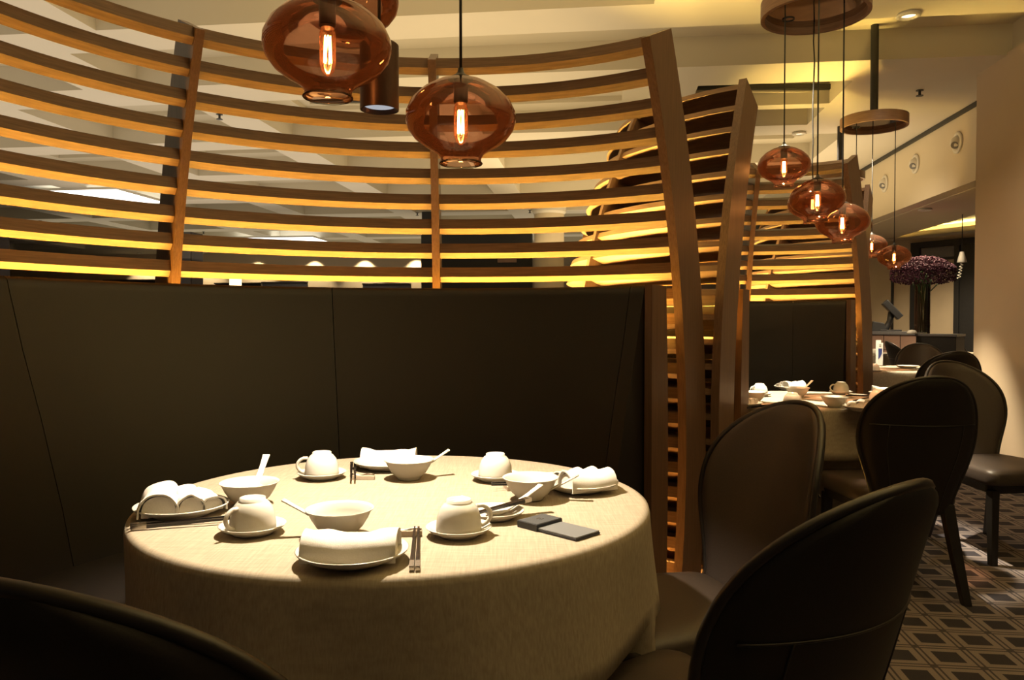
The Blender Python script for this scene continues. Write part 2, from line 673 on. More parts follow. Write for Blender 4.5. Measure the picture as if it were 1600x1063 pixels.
structure(wall_box('wall_column', 3.36, 4.6, 5.2, 7.42, 0, ZC + 0.02, 'wall_cream'))
structure(wall_box('baseboard_column', 3.35, 3.36, 5.2, 7.42, 0, 0.05, 'far_brown'))
structure(wall_box('wall_right', 3.77, 3.95, -3.0, 17.0, 2.61, ZC + 0.3, 'fascia_cream'))
structure(wall_box('trim_1', 3.74, 3.768, -3.0, 17.0, ZC - 0.045, ZC - 0.002, 'black_metal'))
structure(wall_box('trim_2', 3.95, 4.9, 7.42, 14.5, 2.60, 2.68, 'fascia_cream'))
structure(wall_box('ceiling_low', 4.9, 13.0, 7.0, 16.5, 2.76, 2.86, 'ceiling_paint'))
structure(wall_box('trim_3', 4.9, 4.92, 7.42, 14.5, 2.60, 2.86, 'fascia_cream'))

# eyeball lights in the fascia
ring = MB().lathe([(0.075, 0.0), (0.115, 0.0), (0.118, 0.012), (0.10, 0.022), (0.078, 0.018), (0.075, 0.0)], 24).mesh('trim_ring', 'white_trim', smooth=True)
eye = MB().lathe([(0.0, 0.075), (0.03, 0.07), (0.055, 0.052), (0.074, 0.02), (0.076, 0.0), (0.0, 0.0)], 24).mesh('eyeball', 'white_trim', smooth=True)
lens = MB().lathe([(0.0, 0.004), (0.036, 0.004), (0.040, 0.0), (0.0, 0.0)], 20).mesh('lens', 'counter_grey')
for x, y, lab in [(1497, 223, 'round white eyeball light on the fascia right by the cream column'),
                  (1431, 256, 'round white eyeball light in the middle of the fascia row'),
                  (1383, 287, 'round white eyeball light on the fascia at the glow end')]:
    # where the ray meets the fascia plane v = 3.77
    d = P(x, y, 10) - Vector((0, 0, H))
    dv = d.x * CP - d.y * SP
    p = Vector((0, 0, H)) + d * (3.77 / dv)
    t = thing('eyeball_light', lab, 'wall light', p, 0, 'eyeball lights of the fascia')
    t.rotation_euler = (0, -PI / 2, -PSI)
    put('trim_ring', ring, t)
    e = put('eyeball', eye, t)
    l = put('lens', lens, e)
    l.location = (-0.035, -0.035, 0.048)
    l.rotation_euler = (math.radians(40), math.radians(-40), 0)

# ------------------------------------------------------------------ far back of the hall
yb = 23.5
wb = structure(wall_box('wall_back', -24, 6.0, 23.5, 23.8, 0, ZC + 0.3, 'wall_cream'))
structure(wall_box('wall_left', -24.2, -24.0, -3, 23.8, 0, ZC + 0.3, 'wall_cream'))
for i, (xa, xb, ztop, mat, lab) in enumerate([
        (0, 118, 2.45, 'far_dark', 'low black panelling on the far wall below the skylight'),
        (118, 240, 2.50, 'far_dark', 'black panelling next to the dark far pillar'),
        (312, 392, 2.38, 'far_dark', 'black panelling around the small glowing far lamp'),
        (392, 470, 2.40, 'counter_grey', 'grey-green glazed panel on the far wall'),
        (560, 640, 2.33, 'far_grey', 'grey panelling on the far wall left of the black partition')]):
    a, c = PD(xa, 430, 23.0), PD(xb, 430, 23.0)
    t = thing('wall_panel', lab, 'panelling', ((a.x + c.x) / 2, yb - 0.4 - ((a.x + c.x) / 2) * SP, 0), -PSI, 'dark panelling of the far wall')
    W = c.x - a.x - 0.02
    MB().box((0, 0, ztop / 2), (W, 0.06, ztop)).obj('board', mat, t, bevel=0.004)
    MB().box((0, -0.035, ztop + 0.02), (W, 0.14, 0.04)).obj('cap_rail', 'far_brown', t, bevel=0.004)
# dark pillar
a, c = PD(262, 430, 17.5), PD(310, 430, 17.5)
t = thing('pillar', 'dark grey square pillar behind the left walnut rib', 'pillar', ((a.x + c.x) / 2, 17.5, 0), -PSI)
MB().box((0, 0, ZC / 2 - 0.1), (c.x - a.x, 0.5, ZC - 0.2)).obj('shaft', 'far_brown', t, bevel=0.01)
MB().box(((c.x - a.x) * 0.22, -0.26, ZC / 2 - 0.1), ((c.x - a.x) * 0.5, 0.02, ZC - 0.22)).obj('face_panel', 'far_grey', t)
a = PD(-12, 430, 15)
t = thing('pillar', 'dark square pillar at the outer end of the black panelling', 'pillar', (a.x, 15.0, 0), -PSI)
MB().box((0, 0, ZC / 2 - 0.1), (0.42, 0.4, ZC - 0.2)).obj('shaft', 'far_brown', t, bevel=0.01)
MB().box((0, 0, 0.06), (0.46, 0.44, 0.12)).obj('plinth', 'far_dark', t, bevel=0.01)
# black partition with small sign
a, c = PD(658, 430, 15.5), PD(832, 430, 15.5)
W = c.x - a.x
t = thing('partition', 'tall black partition with a small brown sign seen past the middle rib', 'partition', ((a.x + c.x) / 2, 15.5, 0), -PSI)
MB().box((0, 0, 1.47), (W, 0.2, 2.94)).obj('panel', 'far_dark', t, bevel=0.01)
MB().box((W * 0.28, -0.11, 2.40), (0.38, 0.02, 0.07)).obj('sign', 'tile_pink', t, bevel=0.004)
MB().box((-W * 0.44, -0.02, 3.1), (W * 0.10, 0.2, 0.6)).obj('post', 'far_dark', t)
# pale pillar between the partition and the second pod
a = PD(858, 430, 14.5)
t = thing('pillar', 'pale rounded pillar between black partition and dome screen', 'pillar', (a.x, 14.5, 0), 0)
MB().lathe([(0.0, 0.0), (0.33, 0.0), (0.33, 0.1), (0.28, 0.12), (0.28, ZC - 0.05), (0.0, ZC - 0.05)], 24).obj('shaft', 'fascia_cream', t, smooth=True, auto=0.6)
MB().lathe([(0.285, ZC - 0.2), (0.32, ZC - 0.16), (0.32, ZC - 0.05), (0.285, ZC - 0.05)], 24).obj('collar', 'white_trim', t, smooth=True, auto=0.6)
# glowing far lamp
a = PD(368, 440, 21.5)
t = thing('table_lamp', 'small glowing square lamp on the far black panelling', 'lamp', (a.x, 21.5, 0), 0)
MB().box((0, 0, a.z), (0.28, 0.2, 0.34)).obj('lamp_shade', 'lamp_glow', t, bevel=0.02)
MB().lathe([(0.0, 0.0), (0.16, 0.0), (0.16, 0.03), (0.02, 0.05), (0.02, a.z - 0.15), (0.0, a.z - 0.15)], 16).obj('stand', 'black_metal', t, smooth=True, auto=0.6)
# wall washers of the far wall
can = MB().lathe([(0.03, 0.0), (0.075, 0.0), (0.085, -0.02), (0.06, -0.03), (0.05, -0.005)], 16).mesh('trim_ring', 'white_trim', smooth=True)
canl = MB().lathe([(0.0, -0.006), (0.05, -0.006), (0.05, -0.012), (0.0, -0.012)], 16).mesh('lens', 'lamp_glow')
for i, x in enumerate((218, 318, 396, 486, 566, 648)):
    p = PD(x, 400, 23.0)
    y = (yb - p.x * SP) / CP - 0.36
    loc = (p.x * (y / 23.0), y, ZC)
    t = thing('downlight', 'small recessed downlight washing the far cream wall', 'downlight', loc, 0, 'downlights of the far wall')
    put('trim_ring', can, t)
    put('lens', canl, t)
    spot_light('far_spot', (loc[0], loc[1], ZC - 0.12), (loc[0], loc[1] + 0.34, ZC - 0.82), 110, (1.0, 0.82, 0.5), 84, 0.5, 0.04)

# ------------------------------------------------------------------ slatted dome screens
def screen(C, r0, ribs, label, zs, seg=12, group=None):
    t = thing('slatted_screen', label, 'screen', (C[0], C[1], 0), 0, group)
    kc = 0.148
    TH, DP = 0.042, 0.185

    def rr(z):
        return r0 - kc * (z - 0.65) ** 2

    def frame(z):
        s = -2 * kc * (z - 0.65)
        n = math.hypot(1, s)
        T = (s / n, 1 / n)
        N = (1 / n, -s / n)
        return T, N
    # ribs
    for i, az in enumerate(ribs):
        b = MB()
        a = math.radians(az)
        prof = []
        Z = [0.0 + 2.205 * k / 22 for k in range(23)]
        th = 0.032 if 0 < i < len(ribs) - 1 else 0.036
        for z in Z:
            T, N = frame(z)
            prof.append(((rr(z) - 0.014, z), (rr(z) - 0.014 + 0.21 * N[0], z + 0.21 * N[1] * (1 if z > 0.3 else 0))))
        vs = []
        for (r1, z1), (r2, z2) in prof:
            for sgn in (-1, 1):
                for (r, z) in ((r1, z1), (r2, z2)):
                    vs.append((r * math.sin(a) + sgn * th / 2 * math.cos(a), r * math.cos(a) - sgn * th / 2 * math.sin(a), max(z, 0)))
        n = len(prof)
        fs = []
        for k in range(n - 1):
            o, p = 4 * k, 4 * (k + 1)
            fs += [(o, p, p + 1, o + 1), (o + 2, o + 3, p + 3, p + 2), (o, o + 2, p + 2, p), (o + 1, p + 1, p + 3, o + 3)]
        fs += [(0, 1, 3, 2), (4 * n - 4, 4 * n - 2, 4 * n - 1, 4 * n - 3)]
        b.add(vs, fs)
        b.obj('rib', 'walnut_upright', t, smooth=True, auto=0.6)
    # slats, one per bay and level; bays of one width share their mesh
    cache = {}
    for z in zs:
        T, N = frame(z)
        # board section: upright front edge with a broad bevel below, lying a little flatter than the dome's normal
        tl = math.atan2(N[1], N[0]) - math.radians(8.0)
        ct, sn = math.cos(tl), math.sin(tl)
        r_, e_ = rr(z), 0.024
        ro_, zo_ = r_ + DP * ct, z + DP * sn
        corners = [(r_, z - 0.011), (r_ + e_, z - 0.033), (ro_ - 0.088, zo_ - 0.040), (ro_, zo_ + 0.003), (ro_ - 0.010, zo_ + 0.028), (r_ + 0.010, z + 0.031)]
        corners.append(corners[0])
        for a, c in zip(ribs[:-1], ribs[1:]):
            wd = round(c - a, 3)
            key = (z, wd)
            if key not in cache:
                b = MB()
                b.lathe(corners, seg, a0=math.radians(0.65), a1=math.radians(wd - 0.65), caps=False)
                k = len(corners)
                nv = len(b.v)
                b.f.append((0, 1, 2, 3, 4, 5))
                b.f.append(tuple(nv - k + q for q in (5, 4, 3, 2, 1, 0)))
                cache[key] = b.mesh('slat', 'walnut', smooth=True, auto=0.5)
            put('slat', cache[key], t, None, -math.radians(a))
    return t, rr


def led(C, r, z, a0, a1, label, mat, group, wdt=0.026):
    t = thing('led_strip', label, 'light strip', (C[0], C[1], 0), 0, group)
    b = MB().lathe([(r - wdt / 2, z), (r + wdt / 2, z), (r + wdt / 2, z + 0.006), (r - wdt / 2, z + 0.006), (r - wdt / 2, z)], 40,
                   a0=math.radians(a0), a1=math.radians(a1))
    b.obj('diode_tape', mat, t)
    b = MB().lathe([(r - 0.020, z - 0.014), (r + 0.014, z - 0.014), (r + 0.014, z - 0.001), (r - 0.015, z - 0.001), (r - 0.015, z + 0.030), (r - 0.020, z + 0.030), (r - 0.020, z - 0.014)], 40,
                   a0=math.radians(a0), a1=math.radians(a1))
    b.obj('channel', 'black_metal', t)
    return t


def bench(C, rt, rb, rs0, ro, a0, a1, seams, label, ztop=1.305, group=None, right_end=True, seat_from=None):
    """banquette: leather back of curved panels, seat, plinth and wooden end boards"""
    t = thing('banquette', label, 'banquette', (C[0], C[1], 0), 0, group)
    cuts = [a0] + list(seams) + [a1]
    zt = ztop
    prof = [(rb, 0.44), (rb + (rt - rb) * 0.18, 0.62), (rb + (rt - rb) * 0.5, 0.88), (rb + (rt - rb) * 0.78, 1.08), (rt, zt - 0.035),
            (rt + 0.006, zt - 0.012), (rt + 0.022, zt), (ro - 0.042, zt), (ro - 0.026, zt - 0.01), (ro - 0.021, zt - 0.03), (ro - 0.021, 0.44), (rb, 0.44)]
    for a, c in zip(cuts[:-1], cuts[1:]):
        g = 0.06
        n = max(3, int((c - a) / 2.5))
        b = MB().lathe(prof, n, a0=math.radians(a + g), a1=math.radians(c - g))
        k = len(prof)
        nv = len(b.v)
        b.f.append(tuple(range(k - 1)))
        b.f.append(tuple(nv - k + q for q in reversed(range(k - 1))))
        b.obj('back_panel', 'black_leather', t, smooth=True, auto=0.7)
    b = MB().lathe([(ro - 0.02, 0.44), (ro, 0.44), (ro, zt - 0.012), (ro - 0.02, zt - 0.012), (ro - 0.02, 0.44)], int((a1 - a0) / 3), a0=math.radians(a0), a1=math.radians(a1))
    b.f += [(0, 1, 2, 3), tuple(len(b.v) - 5 + q for q in (3, 2, 1, 0))]
    b.obj('back_board', 'far_dark', t, smooth=True, auto=0.7)
    prof = [(rs0 + 0.02, 0.33), (rs0, 0.35), (rs0, 0.43), (rs0 + 0.03, 0.455), (rb + 0.02, 0.455), (rb + 0.02, 0.33), (rs0 + 0.02, 0.33)]
    sa = a0 if seat_from is None else seat_from
    n = int((a1 - sa) / 3)
    b = MB().lathe(prof, n, a0=math.radians(sa), a1=math.radians(a1))
    k, nv = len(prof), len(b.v)
    b.f.append(tuple(range(k - 1)))
    b.f.append(tuple(nv - k + q for q in reversed(range(k - 1))))
    b.obj('seat', 'black_leather', t, smooth=True, auto=0.7)
    prof = [(rs0 + 0.06, 0.0), (rs0 + 0.06, 0.33), (ro, 0.33), (ro, 0.44), (ro + 0.001, 0.0), (rs0 + 0.06, 0.0)]
    prof = [(rs0 + 0.06, 0.0), (rs0 + 0.06, 0.329), (rb + 0.03, 0.329), (rb + 0.03, 0.439), (ro, 0.439), (ro, 0.0), (rs0 + 0.06, 0.0)]
    b = MB().lathe(prof, n, a0=math.radians(sa), a1=math.radians(a1))
    k, nv = len(prof), len(b.v)
    b.f.append(tuple(range(k - 1)))
    b.f.append(tuple(nv - k + q for q in reversed(range(k - 1))))
    b.obj('plinth', 'far_dark', t, smooth=True, auto=0.7)
    if seat_from is not None:
        b = MB().lathe([(rb, 0.0), (ro, 0.0), (ro, 0.439), (rb, 0.439), (rb, 0.0)], 12, a0=math.radians(a0), a1=math.radians(sa - 0.05))
        b.f += [(0, 1, 2, 3), tuple(len(b.v) - 5 + q for q in (3, 2, 1, 0))]
        b.obj('plinth', 'far_dark', t, smooth=True, auto=0.7)
    # end boards
    for az, sg in ((a1, 1), (a0, -1)):
        if not right_end and sg == 1:
            continue
        a = math.radians(az)
        th = 0.03
        b = MB()
        vs, m = [], 10
        for q in range(m + 1):
            z = zt * q / m + 0.002 * (q == m)
            inner, outer = rt + 0.0, ro + 0.03 - 0.05 * (z - 0.6) ** 2
            for s in (0, 1):
                for r in (inner, outer):
                    off = sg * (0.004 + th * s)
                    vs.append((r * math.sin(a) + off * math.cos(a), r * math.cos(a) - off * math.sin(a), z))
        fs = []
        for q in range(m):
            o, p = 4 * q, 4 * (q + 1)
            fs += [(o, p, p + 1, o + 1), (o + 2, o + 3, p + 3, p + 2), (o, o + 2, p + 2, p), (o + 1, p + 1, p + 3, o + 3)]
        fs += [(0, 1, 3, 2), (4 * m, 4 * m + 2, 4 * m + 3, 4 * m + 1)]
        b.add(vs, fs).obj('end_board', 'walnut_panel', t, smooth=True, auto=0.6)
    return t


C1 = (-0.262, 1.781)
C2 = (1.625, 4.44)
C3 = (3.46, 7.16)
ZS = [2.19 - 0.1022 * k for k in range(21)]
screen(C1, 1.66, [-117, -79, -41, -2.5, 35.5], 'big curved walnut slat screen wrapped behind the front banquette', ZS, 16, 'curved slat screens')
screen(C2, 1.20, [-147, -109.2, -71.4, -33.6, 4.2, 42], 'dome-shaped walnut slat screen around the middle booth', ZS, 14, 'curved slat screens')
screen(C3, 1.20, [-147, -109, -71, -33, 0], 'farther walnut slat screen seen through the middle booth slats', ZS, 14, 'curved slat screens')
bench(C1, 1.36, 1.09, 0.74, 1.49, -115, 34.0, [-67, -19.5, 31.5], 'long curved black leather banquette behind the front table', 1.303, 'curved leather banquettes')
bench(C2, 0.95, 0.88, 0.68, 1.04, -146, 40.5, [-100, -55, -10, 20], 'curved black leather banquette of the middle booth', 1.315, 'curved leather banquettes', seat_from=-112)
bench(C3, 0.95, 0.88, 0.68, 1.04, -146, -2, [-100, -55], 'farthest black leather banquette hidden behind the middle booth', 1.315, 'curved leather banquettes', seat_from=-112)
for C, r, a0, a1, nm in ((C1, 1.556, -114, 31.5, 'front'), (C2, 1.096, -143, 38, 'middle'), (C3, 1.096, -143, -4, 'farthest')):
    led(C, r, 1.140, a0, a1, 'amber light strip along the top behind the %s banquette' % nm, 'led_amber', 'amber strips behind the banquettes')
    led(C, r, 0.03, a0, a1, 'amber light strip on the floor behind the %s banquette' % nm, 'led_floor', 'amber strips on the floor')
    # rail that carries the upper strip
    b = MB().lathe([(r - 0.048, 1.104), (r + 0.014, 1.104), (r + 0.014, 1.1255), (r - 0.048, 1.1255), (r - 0.048, 1.104)], 40, a0=math.radians(a0), a1=math.radians(a1))
    o = b.obj('strip_shelf', 'far_dark')
    o.location = (C[0], C[1], 0)
    tag(o, 'thin dark shelf carrying the light strip of the %s banquette' % nm, 'shelf', 'strip shelves')

# lamp bars added to light the outsides of the two dome screens
for C, azs, nm in ((C2, ((-119, 1.63, -141, 0.34, 36), (-104, 1.70, -112, 0.6, 32), (-74, 1.70, -76, 0.7, 30), (-44, 1.70, -46, 0.7, 18)), 'middle'),
                   (C3, ((-124, 1.62, -140, 0.34, 12), (-104, 1.70, -110, 0.6, 26), (-74, 1.70, -76, 0.7, 24), (-44, 1.70, -46, 0.7, 16)), 'farthest')):
    for q_, (az, rw, aim, ln_, pw_) in enumerate(azs):
        an = math.radians(az)
        px_, py_ = C[0] + rw * math.sin(an), C[1] + rw * math.cos(an)
        t = thing('linear_uplight', 'slim black lamp bar washing the %s screen, %s' % (nm, ('short one near its end', 'in the booth gap', 'at its bulge', 'toward its rear')[q_]), 'uplight', (px_, py_, 0), -an, 'lamp bars behind the screens')
        MB().box((0, 0, 1.035), (ln_ + 0.02, 0.05, 0.05)).obj('housing', 'black_metal', t, bevel=0.004)
        MB().box((0, 0, 0.515), (0.03, 0.03, 0.99)).obj('post', 'black_metal', t, bevel=0.003)
        MB().lathe([(0.0, 0.0), (0.11, 0.0), (0.11, 0.012), (0.02, 0.02), (0.0, 0.02)], 20).obj('foot', 'black_metal', t, smooth=True, auto=0.6)
        l = bpy.data.lights.new('washer_light', 'AREA')
        l.shape = 'RECTANGLE'
        l.size, l.size_y = ln_, 0.03
        l.energy = pw_
        l.spread = math.radians(75)
        l.color = (1.0, 0.66, 0.16)
        o = bpy.data.objects.new('washer_light', l)
        COL.objects.link(o)
        o.location = (px_, py_, 1.064)
        am = math.radians(aim)
        d_ = Vector((C[0] + 1.02 * math.sin(am), C[1] + 1.02 * math.cos(am), 1.80)) - Vector(o.location)
        o.rotation_euler = d_.to_track_quat('-Z', 'Y').to_euler()

# ------------------------------------------------------------------ pendant lamps
prof = [(0.012, 0.094), (0.030, 0.092), (0.060, 0.083), (0.092, 0.064), (0.116, 0.040), (0.128, 0.014), (0.129, -0.006), (0.123, -0.026),
        (0.108, -0.046), (0.086, -0.062), (0.066, -0.073), (0.054, -0.082), (0.0485, -0.090), (0.0475, -0.096), (0.049, -0.104)]
glass_me = MB().lathe(prof, 48).mesh('glass_shade', 'amber_glass', smooth=True)
lip_me = MB().tube([(0.049 * math.sin(a), 0.049 * math.cos(a), -0.104) for a in [2 * PI * i / 40 for i in range(40)]], 0.0022, 6, closed=True).mesh('rim', 'clear_glass', smooth=True)
cap_me = MB().lathe([(0.0, 0.118), (0.006, 0.118), (0.008, 0.108), (0.014, 0.102), (0.030, 0.0945), (0.030, 0.091), (0.0, 0.091)], 20).mesh('cap', 'black_metal', smooth=True, auto=0.6)
sock_me = MB().lathe([(0.0, 0.091), (0.017, 0.090), (0.017, 0.040), (0.014, 0.036), (0.0, 0.036)], 20).mesh('socket', 'bronze', smooth=True, auto=0.6)
bulb_me = MB().lathe([(0.012, 0.036), (0.0165, 0.026), (0.0165, -0.036), (0.012, -0.052), (0.004, -0.060), (0.0, -0.061)], 20).mesh('bulb', 'bulb_glass', smooth=True)
fil = MB()
for k in range(6):
    a = 2 * PI * k / 6
    a2 = a + PI / 6
    fil.tube([(0.006 * math.cos(a), 0.006 * math.sin(a), 0.020), (0.0075 * math.cos(a2), 0.0075 * math.sin(a2), -0.034)], 0.0013, 5)
fil_me = fil.mesh('filament', 'filament')


def canopy_ring(loc, label, ztop=None, R=0.265):
    t = thing('lamp_canopy', label, 'lamp canopy', loc, 0, 'round walnut lamp canopies')
    h = 0.085
    MB().lathe([(R - 0.02, 0.0), (R, 0.0), (R, h), (R - 0.02, h), (R - 0.02, 0.0)], 56).obj('ring', 'walnut', t, smooth=True, auto=0.6)
    MB().lathe([(0.0, 0.035), (R - 0.021, 0.035), (R - 0.021, 0.045), (0.0, 0.045)], 48).obj('mirror_plate', 'dark_mirror', t)
    ln = ceiling_z(loc[0], loc[1]) - loc[2] - 0.045
    MB().lathe([(0.0, 0.045), (0.032, 0.045), (0.032, 0.045 + ln), (0.0, 0.045 + ln)], 20).obj('pole', 'black_metal', t, smooth=True, auto=0.6)
    return t


def pendant(x, y, dep, ztop, label, kink=False):
    p = PD(x, y, dep)
    t = thing('pendant_lamp', label, 'pendant lamp', p, random.uniform(0, 6), 'amber glass pendant lamps')
    put('glass_shade', glass_me, t)
    put('rim', lip_me, t.children[0])
    put('cap', cap_me, t)
    s = put('socket', sock_me, t)
    bl = put('bulb', bulb_me, t)
    put('filament', fil_me, bl)
    L = ztop - p.z
    pts = [(0, 0, 0.112 + (L - 0.112) * k / 8) for k in range(9)]
    if kink:
        pts = [(q[0] + random.uniform(-.006, .006) * (0 < i < 8), q[1], q[2]) for i, q in enumerate(pts)]
    MB().tube(pts, 0.0038, 6).obj('cord', 'black_metal', t, smooth=True)
    return t


K1 = (-0.265, 1.775, 2.76)
K2 = (1.545, 3.95, 2.725)
K3 = (3.045, 6.5, 2.805)
K4 = (3.74, 8.8, 2.78)
canopy_ring(K1, 'walnut ring canopy above the front table')
canopy_ring(K2, 'large walnut ring canopy with four cords above the middle booth')
canopy_ring(K3, 'walnut ring canopy on a black pole above the table with menu stand')
canopy_ring(K4, 'distant walnut ring canopy half hidden by the middle booth screen')
pendant(720, 186, 1.81, K1[2] + 0.04, 'amber glass pendant beside the bronze cylinder spotlight, alone on its cord')
pendant(512, 72, 1.58, K1[2] + 0.04, 'large amber glass pendant overlapping the bronze cylinder spotlight')
pendant(543, 0, 1.96, K1[2] + 0.04, 'amber glass pendant hanging high above the other two front pendants')
pendant(1225, 259, 3.90, K2[2] + 0.04, 'highest amber pendant of the four over the middle booth')
pendant(1277, 311, 3.72, K2[2] + 0.04, 'amber pendant in the middle of the cluster over the middle booth')
pendant(1316, 347, 3.88, K2[2] + 0.04, 'lowest amber pendant of the cluster over the middle booth')
pendant(1270, 318, 4.12, K2[2] + 0.04, 'amber pendant hidden behind the middle one of the booth cluster', True)
pendant(1362, 384, 6.68, K3[2] + 0.04, 'higher small amber pendant over the table with menu stand')
pendant(1397, 401, 6.34, K3[2] + 0.04, 'lower small amber pendant over the table with menu stand')
pendant(1337, 352, 6.55, K3[2] + 0.04, 'small amber pendant behind the lowest pendant of the booth cluster')


def cylinder_spot(x, ybot, dep, ztop, label, power):
    p = PD(x, ybot, dep)
    t = thing('cylinder_spotlight', label, 'spotlight', p, 0, 'cylinder spotlights')
    Rr, L = 0.044, 0.150
    MB().lathe([(0.036, 0.012), (0.040, 0.0), (Rr, 0.0), (Rr, L - 0.004), (Rr - 0.004, L), (0.0, L)], 40).obj('housing', 'bronze', t, smooth=True, auto=0.6)
    MB().lathe([(0.0, 0.014), (0.036, 0.012), (0.036, 0.010), (0.0, 0.008)], 32).obj('lens', 'spot_lens', t, smooth=True)
    MB().tube([(0, 0, L), (0, 0, ztop - p.z)], 0.004, 6).obj('cord', 'black_metal', t, smooth=True)
    spot_light('table_spot', (p.x, p.y, p.z - 0.012), (p.x, p.y, 0), power, (1.0, 0.82, 0.59), 88, 0.45, 0.022)
    return t


cylinder_spot(593, 172, 1.765, K1[2] + 0.04, 'bronze cylinder spotlight hanging over the front table', 118)
q = (K2[0] + 0.05, K2[1] + 0.13)
# recessed spotlights in the other canopies
for (K, T, pw, nm) in ((K2, (1.6, 4.1), 800, 'middle booth'), (K3, (3.46, 6.86), 800, 'table with menu stand')):
    t = thing('canopy_spotlight', 'small black spotlight set under the canopy over the ' + nm, 'spotlight', (K[0] - 0.09, K[1] + 0.13, K[2] + 0.031), 0, 'canopy spotlights')
    MB().lathe([(0.022, 0.008), (0.028, 0.0), (0.032, 0.0), (0.032, 0.031), (0.0, 0.033)], 24).obj('housing', 'black_metal', t, smooth=True, auto=0.6)
    MB().lathe([(0.0, 0.010), (0.022, 0.008), (0.0, 0.006)], 20).obj('lens', 'spot_lens', t)
    spot_light('table_spot', (K[0] - 0.09, K[1] + 0.13, K[2] + 0.026), (T[0], T[1], 0.75), pw, (1.0, 0.84, 0.58), 44, 0.5, 0.025)

# corridor downlights
for i, (v, u, pw) in enumerate(((2.2, 5.9, 62), (2.3, 9.4, 170))):
    p = R2W(v, u, ZC)
    t = thing('downlight', ['recessed ceiling downlight beside the cream column', 'recessed ceiling downlight farther along the cream fascia'][i], 'downlight', p, 0, 'corridor downlights')
    put('trim_ring', can, t)
    put('lens', canl, t)
    spot_light('corridor_spot', p - Vector((0, 0, 0.05)), R2W(v + (0.3 if i == 0 else 0.9), u, 0), pw, (1.0, 0.80, 0.55), 120, 0.9, 0.05)

# ------------------------------------------------------------------ tables and cloths
def cloth_mesh(R, seed, z0=0.75, n=240, folds=11, dents=(), flare=1.0):
    rnd = random.Random(seed)
    ph = [(2 * PI * (k + rnd.uniform(-0.28, 0.28)) / folds, rnd.uniform(0.45, 1.0), rnd.uniform(0.13, 0.22)) for k in range(folds)]

    def fold(a):
        s = 0
        for c, am, wd in ph:
            d = (a - c + PI) % (2 * PI) - PI
            s += am * math.exp(-(d / wd) ** 2)
        return s
    prof_top = [0.0, 0.15, 0.4, 0.7, 0.9, 0.97]
    b = MB()
    rows = 22
    vs, fs = [], []
    rings = []
    for q in prof_top[1:]:
        rings.append((q, None))
    for k in range(rows):
        rings.append((None, k / (rows - 1)))
    vs.append((0, 0, z0 + 0.004))
    for q, t in rings:
        for i in range(n):
            a = 2 * PI * i / n
            fo = fold(a)
            if q is not None:
                r, z = R * q, z0 + 0.004
            else:
                er = 0.012
                if t < 0.09:
                    u = t / 0.09 * PI / 2
                    r = R - er + er * math.sin(u)
                    z = z0 + 0.004 - er * (1 - math.cos(u))
                else:
                    s = (t - 0.09) / 0.91
                    r = R + 0.012 * s + (0.008 + 0.085 * fo) * flare * s ** 1.2 - 0.016 * math.sin(s * PI) * (1 - fo)
                    z = z0 - 0.008 - s * (z0 - 0.03) + 0.008 * math.sin(3 * a + seed) * s
            for (dc, dw, dr) in dents:
                d = abs((a - math.radians(dc) + PI) % (2 * PI) - PI) / math.radians(dw)
                if d < 1 and z < 0.50:
                    k_ = min(1.0, (0.50 - z) / 0.03) * min(1.0, (1 - d) * 4)
                    k_ = k_ * k_ * (3 - 2 * k_)
                    r = r + (min(r, dr) - r) * k_
            vs.append((r * math.sin(a), r * math.cos(a), z))
    for i in range(n):
        fs.append((0, 1 + i, 1 + (i + 1) % n))
    for k in range(len(rings) - 1):
        for i in range(n):
            j = (i + 1) % n
            fs.append((1 + k * n + i, 1 + (k + 1) * n + i, 1 + (k + 1) * n + j, 1 + k * n + j))
    b.add(vs, fs)
    return b.mesh('tablecloth', 'linen', smooth=True)


def table(T, R, seed, tl, cl, rot=0.0, dents=(), flare=1.0):
    t = thing('round_table', tl, 'table', (T[0], T[1], 0), 0, 'round restaurant tables')
    MB().lathe([(0.0, 0.715), (R - 0.03, 0.715), (R - 0.02, 0.725), (R - 0.02, 0.742), (0.0, 0.742)], 48).obj('table_top', 'walnut', t, smooth=True, auto=0.6)
    MB().lathe([(0.0, 0.0), (0.26, 0.0), (0.26, 0.02), (0.06, 0.05), (0.045, 0.08), (0.045, 0.69), (0.12, 0.715), (0.0, 0.715)], 28).obj('pedestal', 'black_metal', t, smooth=True, auto=0.6)
    c = put('tablecloth', cloth_mesh(R, seed, dents=dents, flare=flare), None, (T[0], T[1], 0), rot)
    tag(c, cl, 'tablecloth', 'cream tablecloths')
    return c


T1, T2, T3, T4 = C1, (1.60, 4.10), (3.46, 6.88), (4.75, 10.3)
table(T1, 0.575, 3, 'round pedestal table hidden under the cloth of the front booth', 'cream linen cloth to the floor on the table with the dark notebook',
      dents=((78, 24, 0.33), (129, 26, 0.33), (186, 26, 0.40)))
table(T2, 0.50, 5, 'round pedestal table hidden under the cloth of the middle booth', 'cream linen cloth on the table of the middle booth', flare=0.45, dents=((172, 30, 0.30),))
table(T3, 0.52, 8, 'round pedestal table under the white menu stand', 'cream linen cloth on the table with the white menu stand', flare=0.4, dents=((187, 30, 0.36),))
table(T4, 0.50, 9, 'distant round pedestal table in front of the tiled counter', 'cream cloth on the distant table in front of the tiled counter')
TZ = 0.754

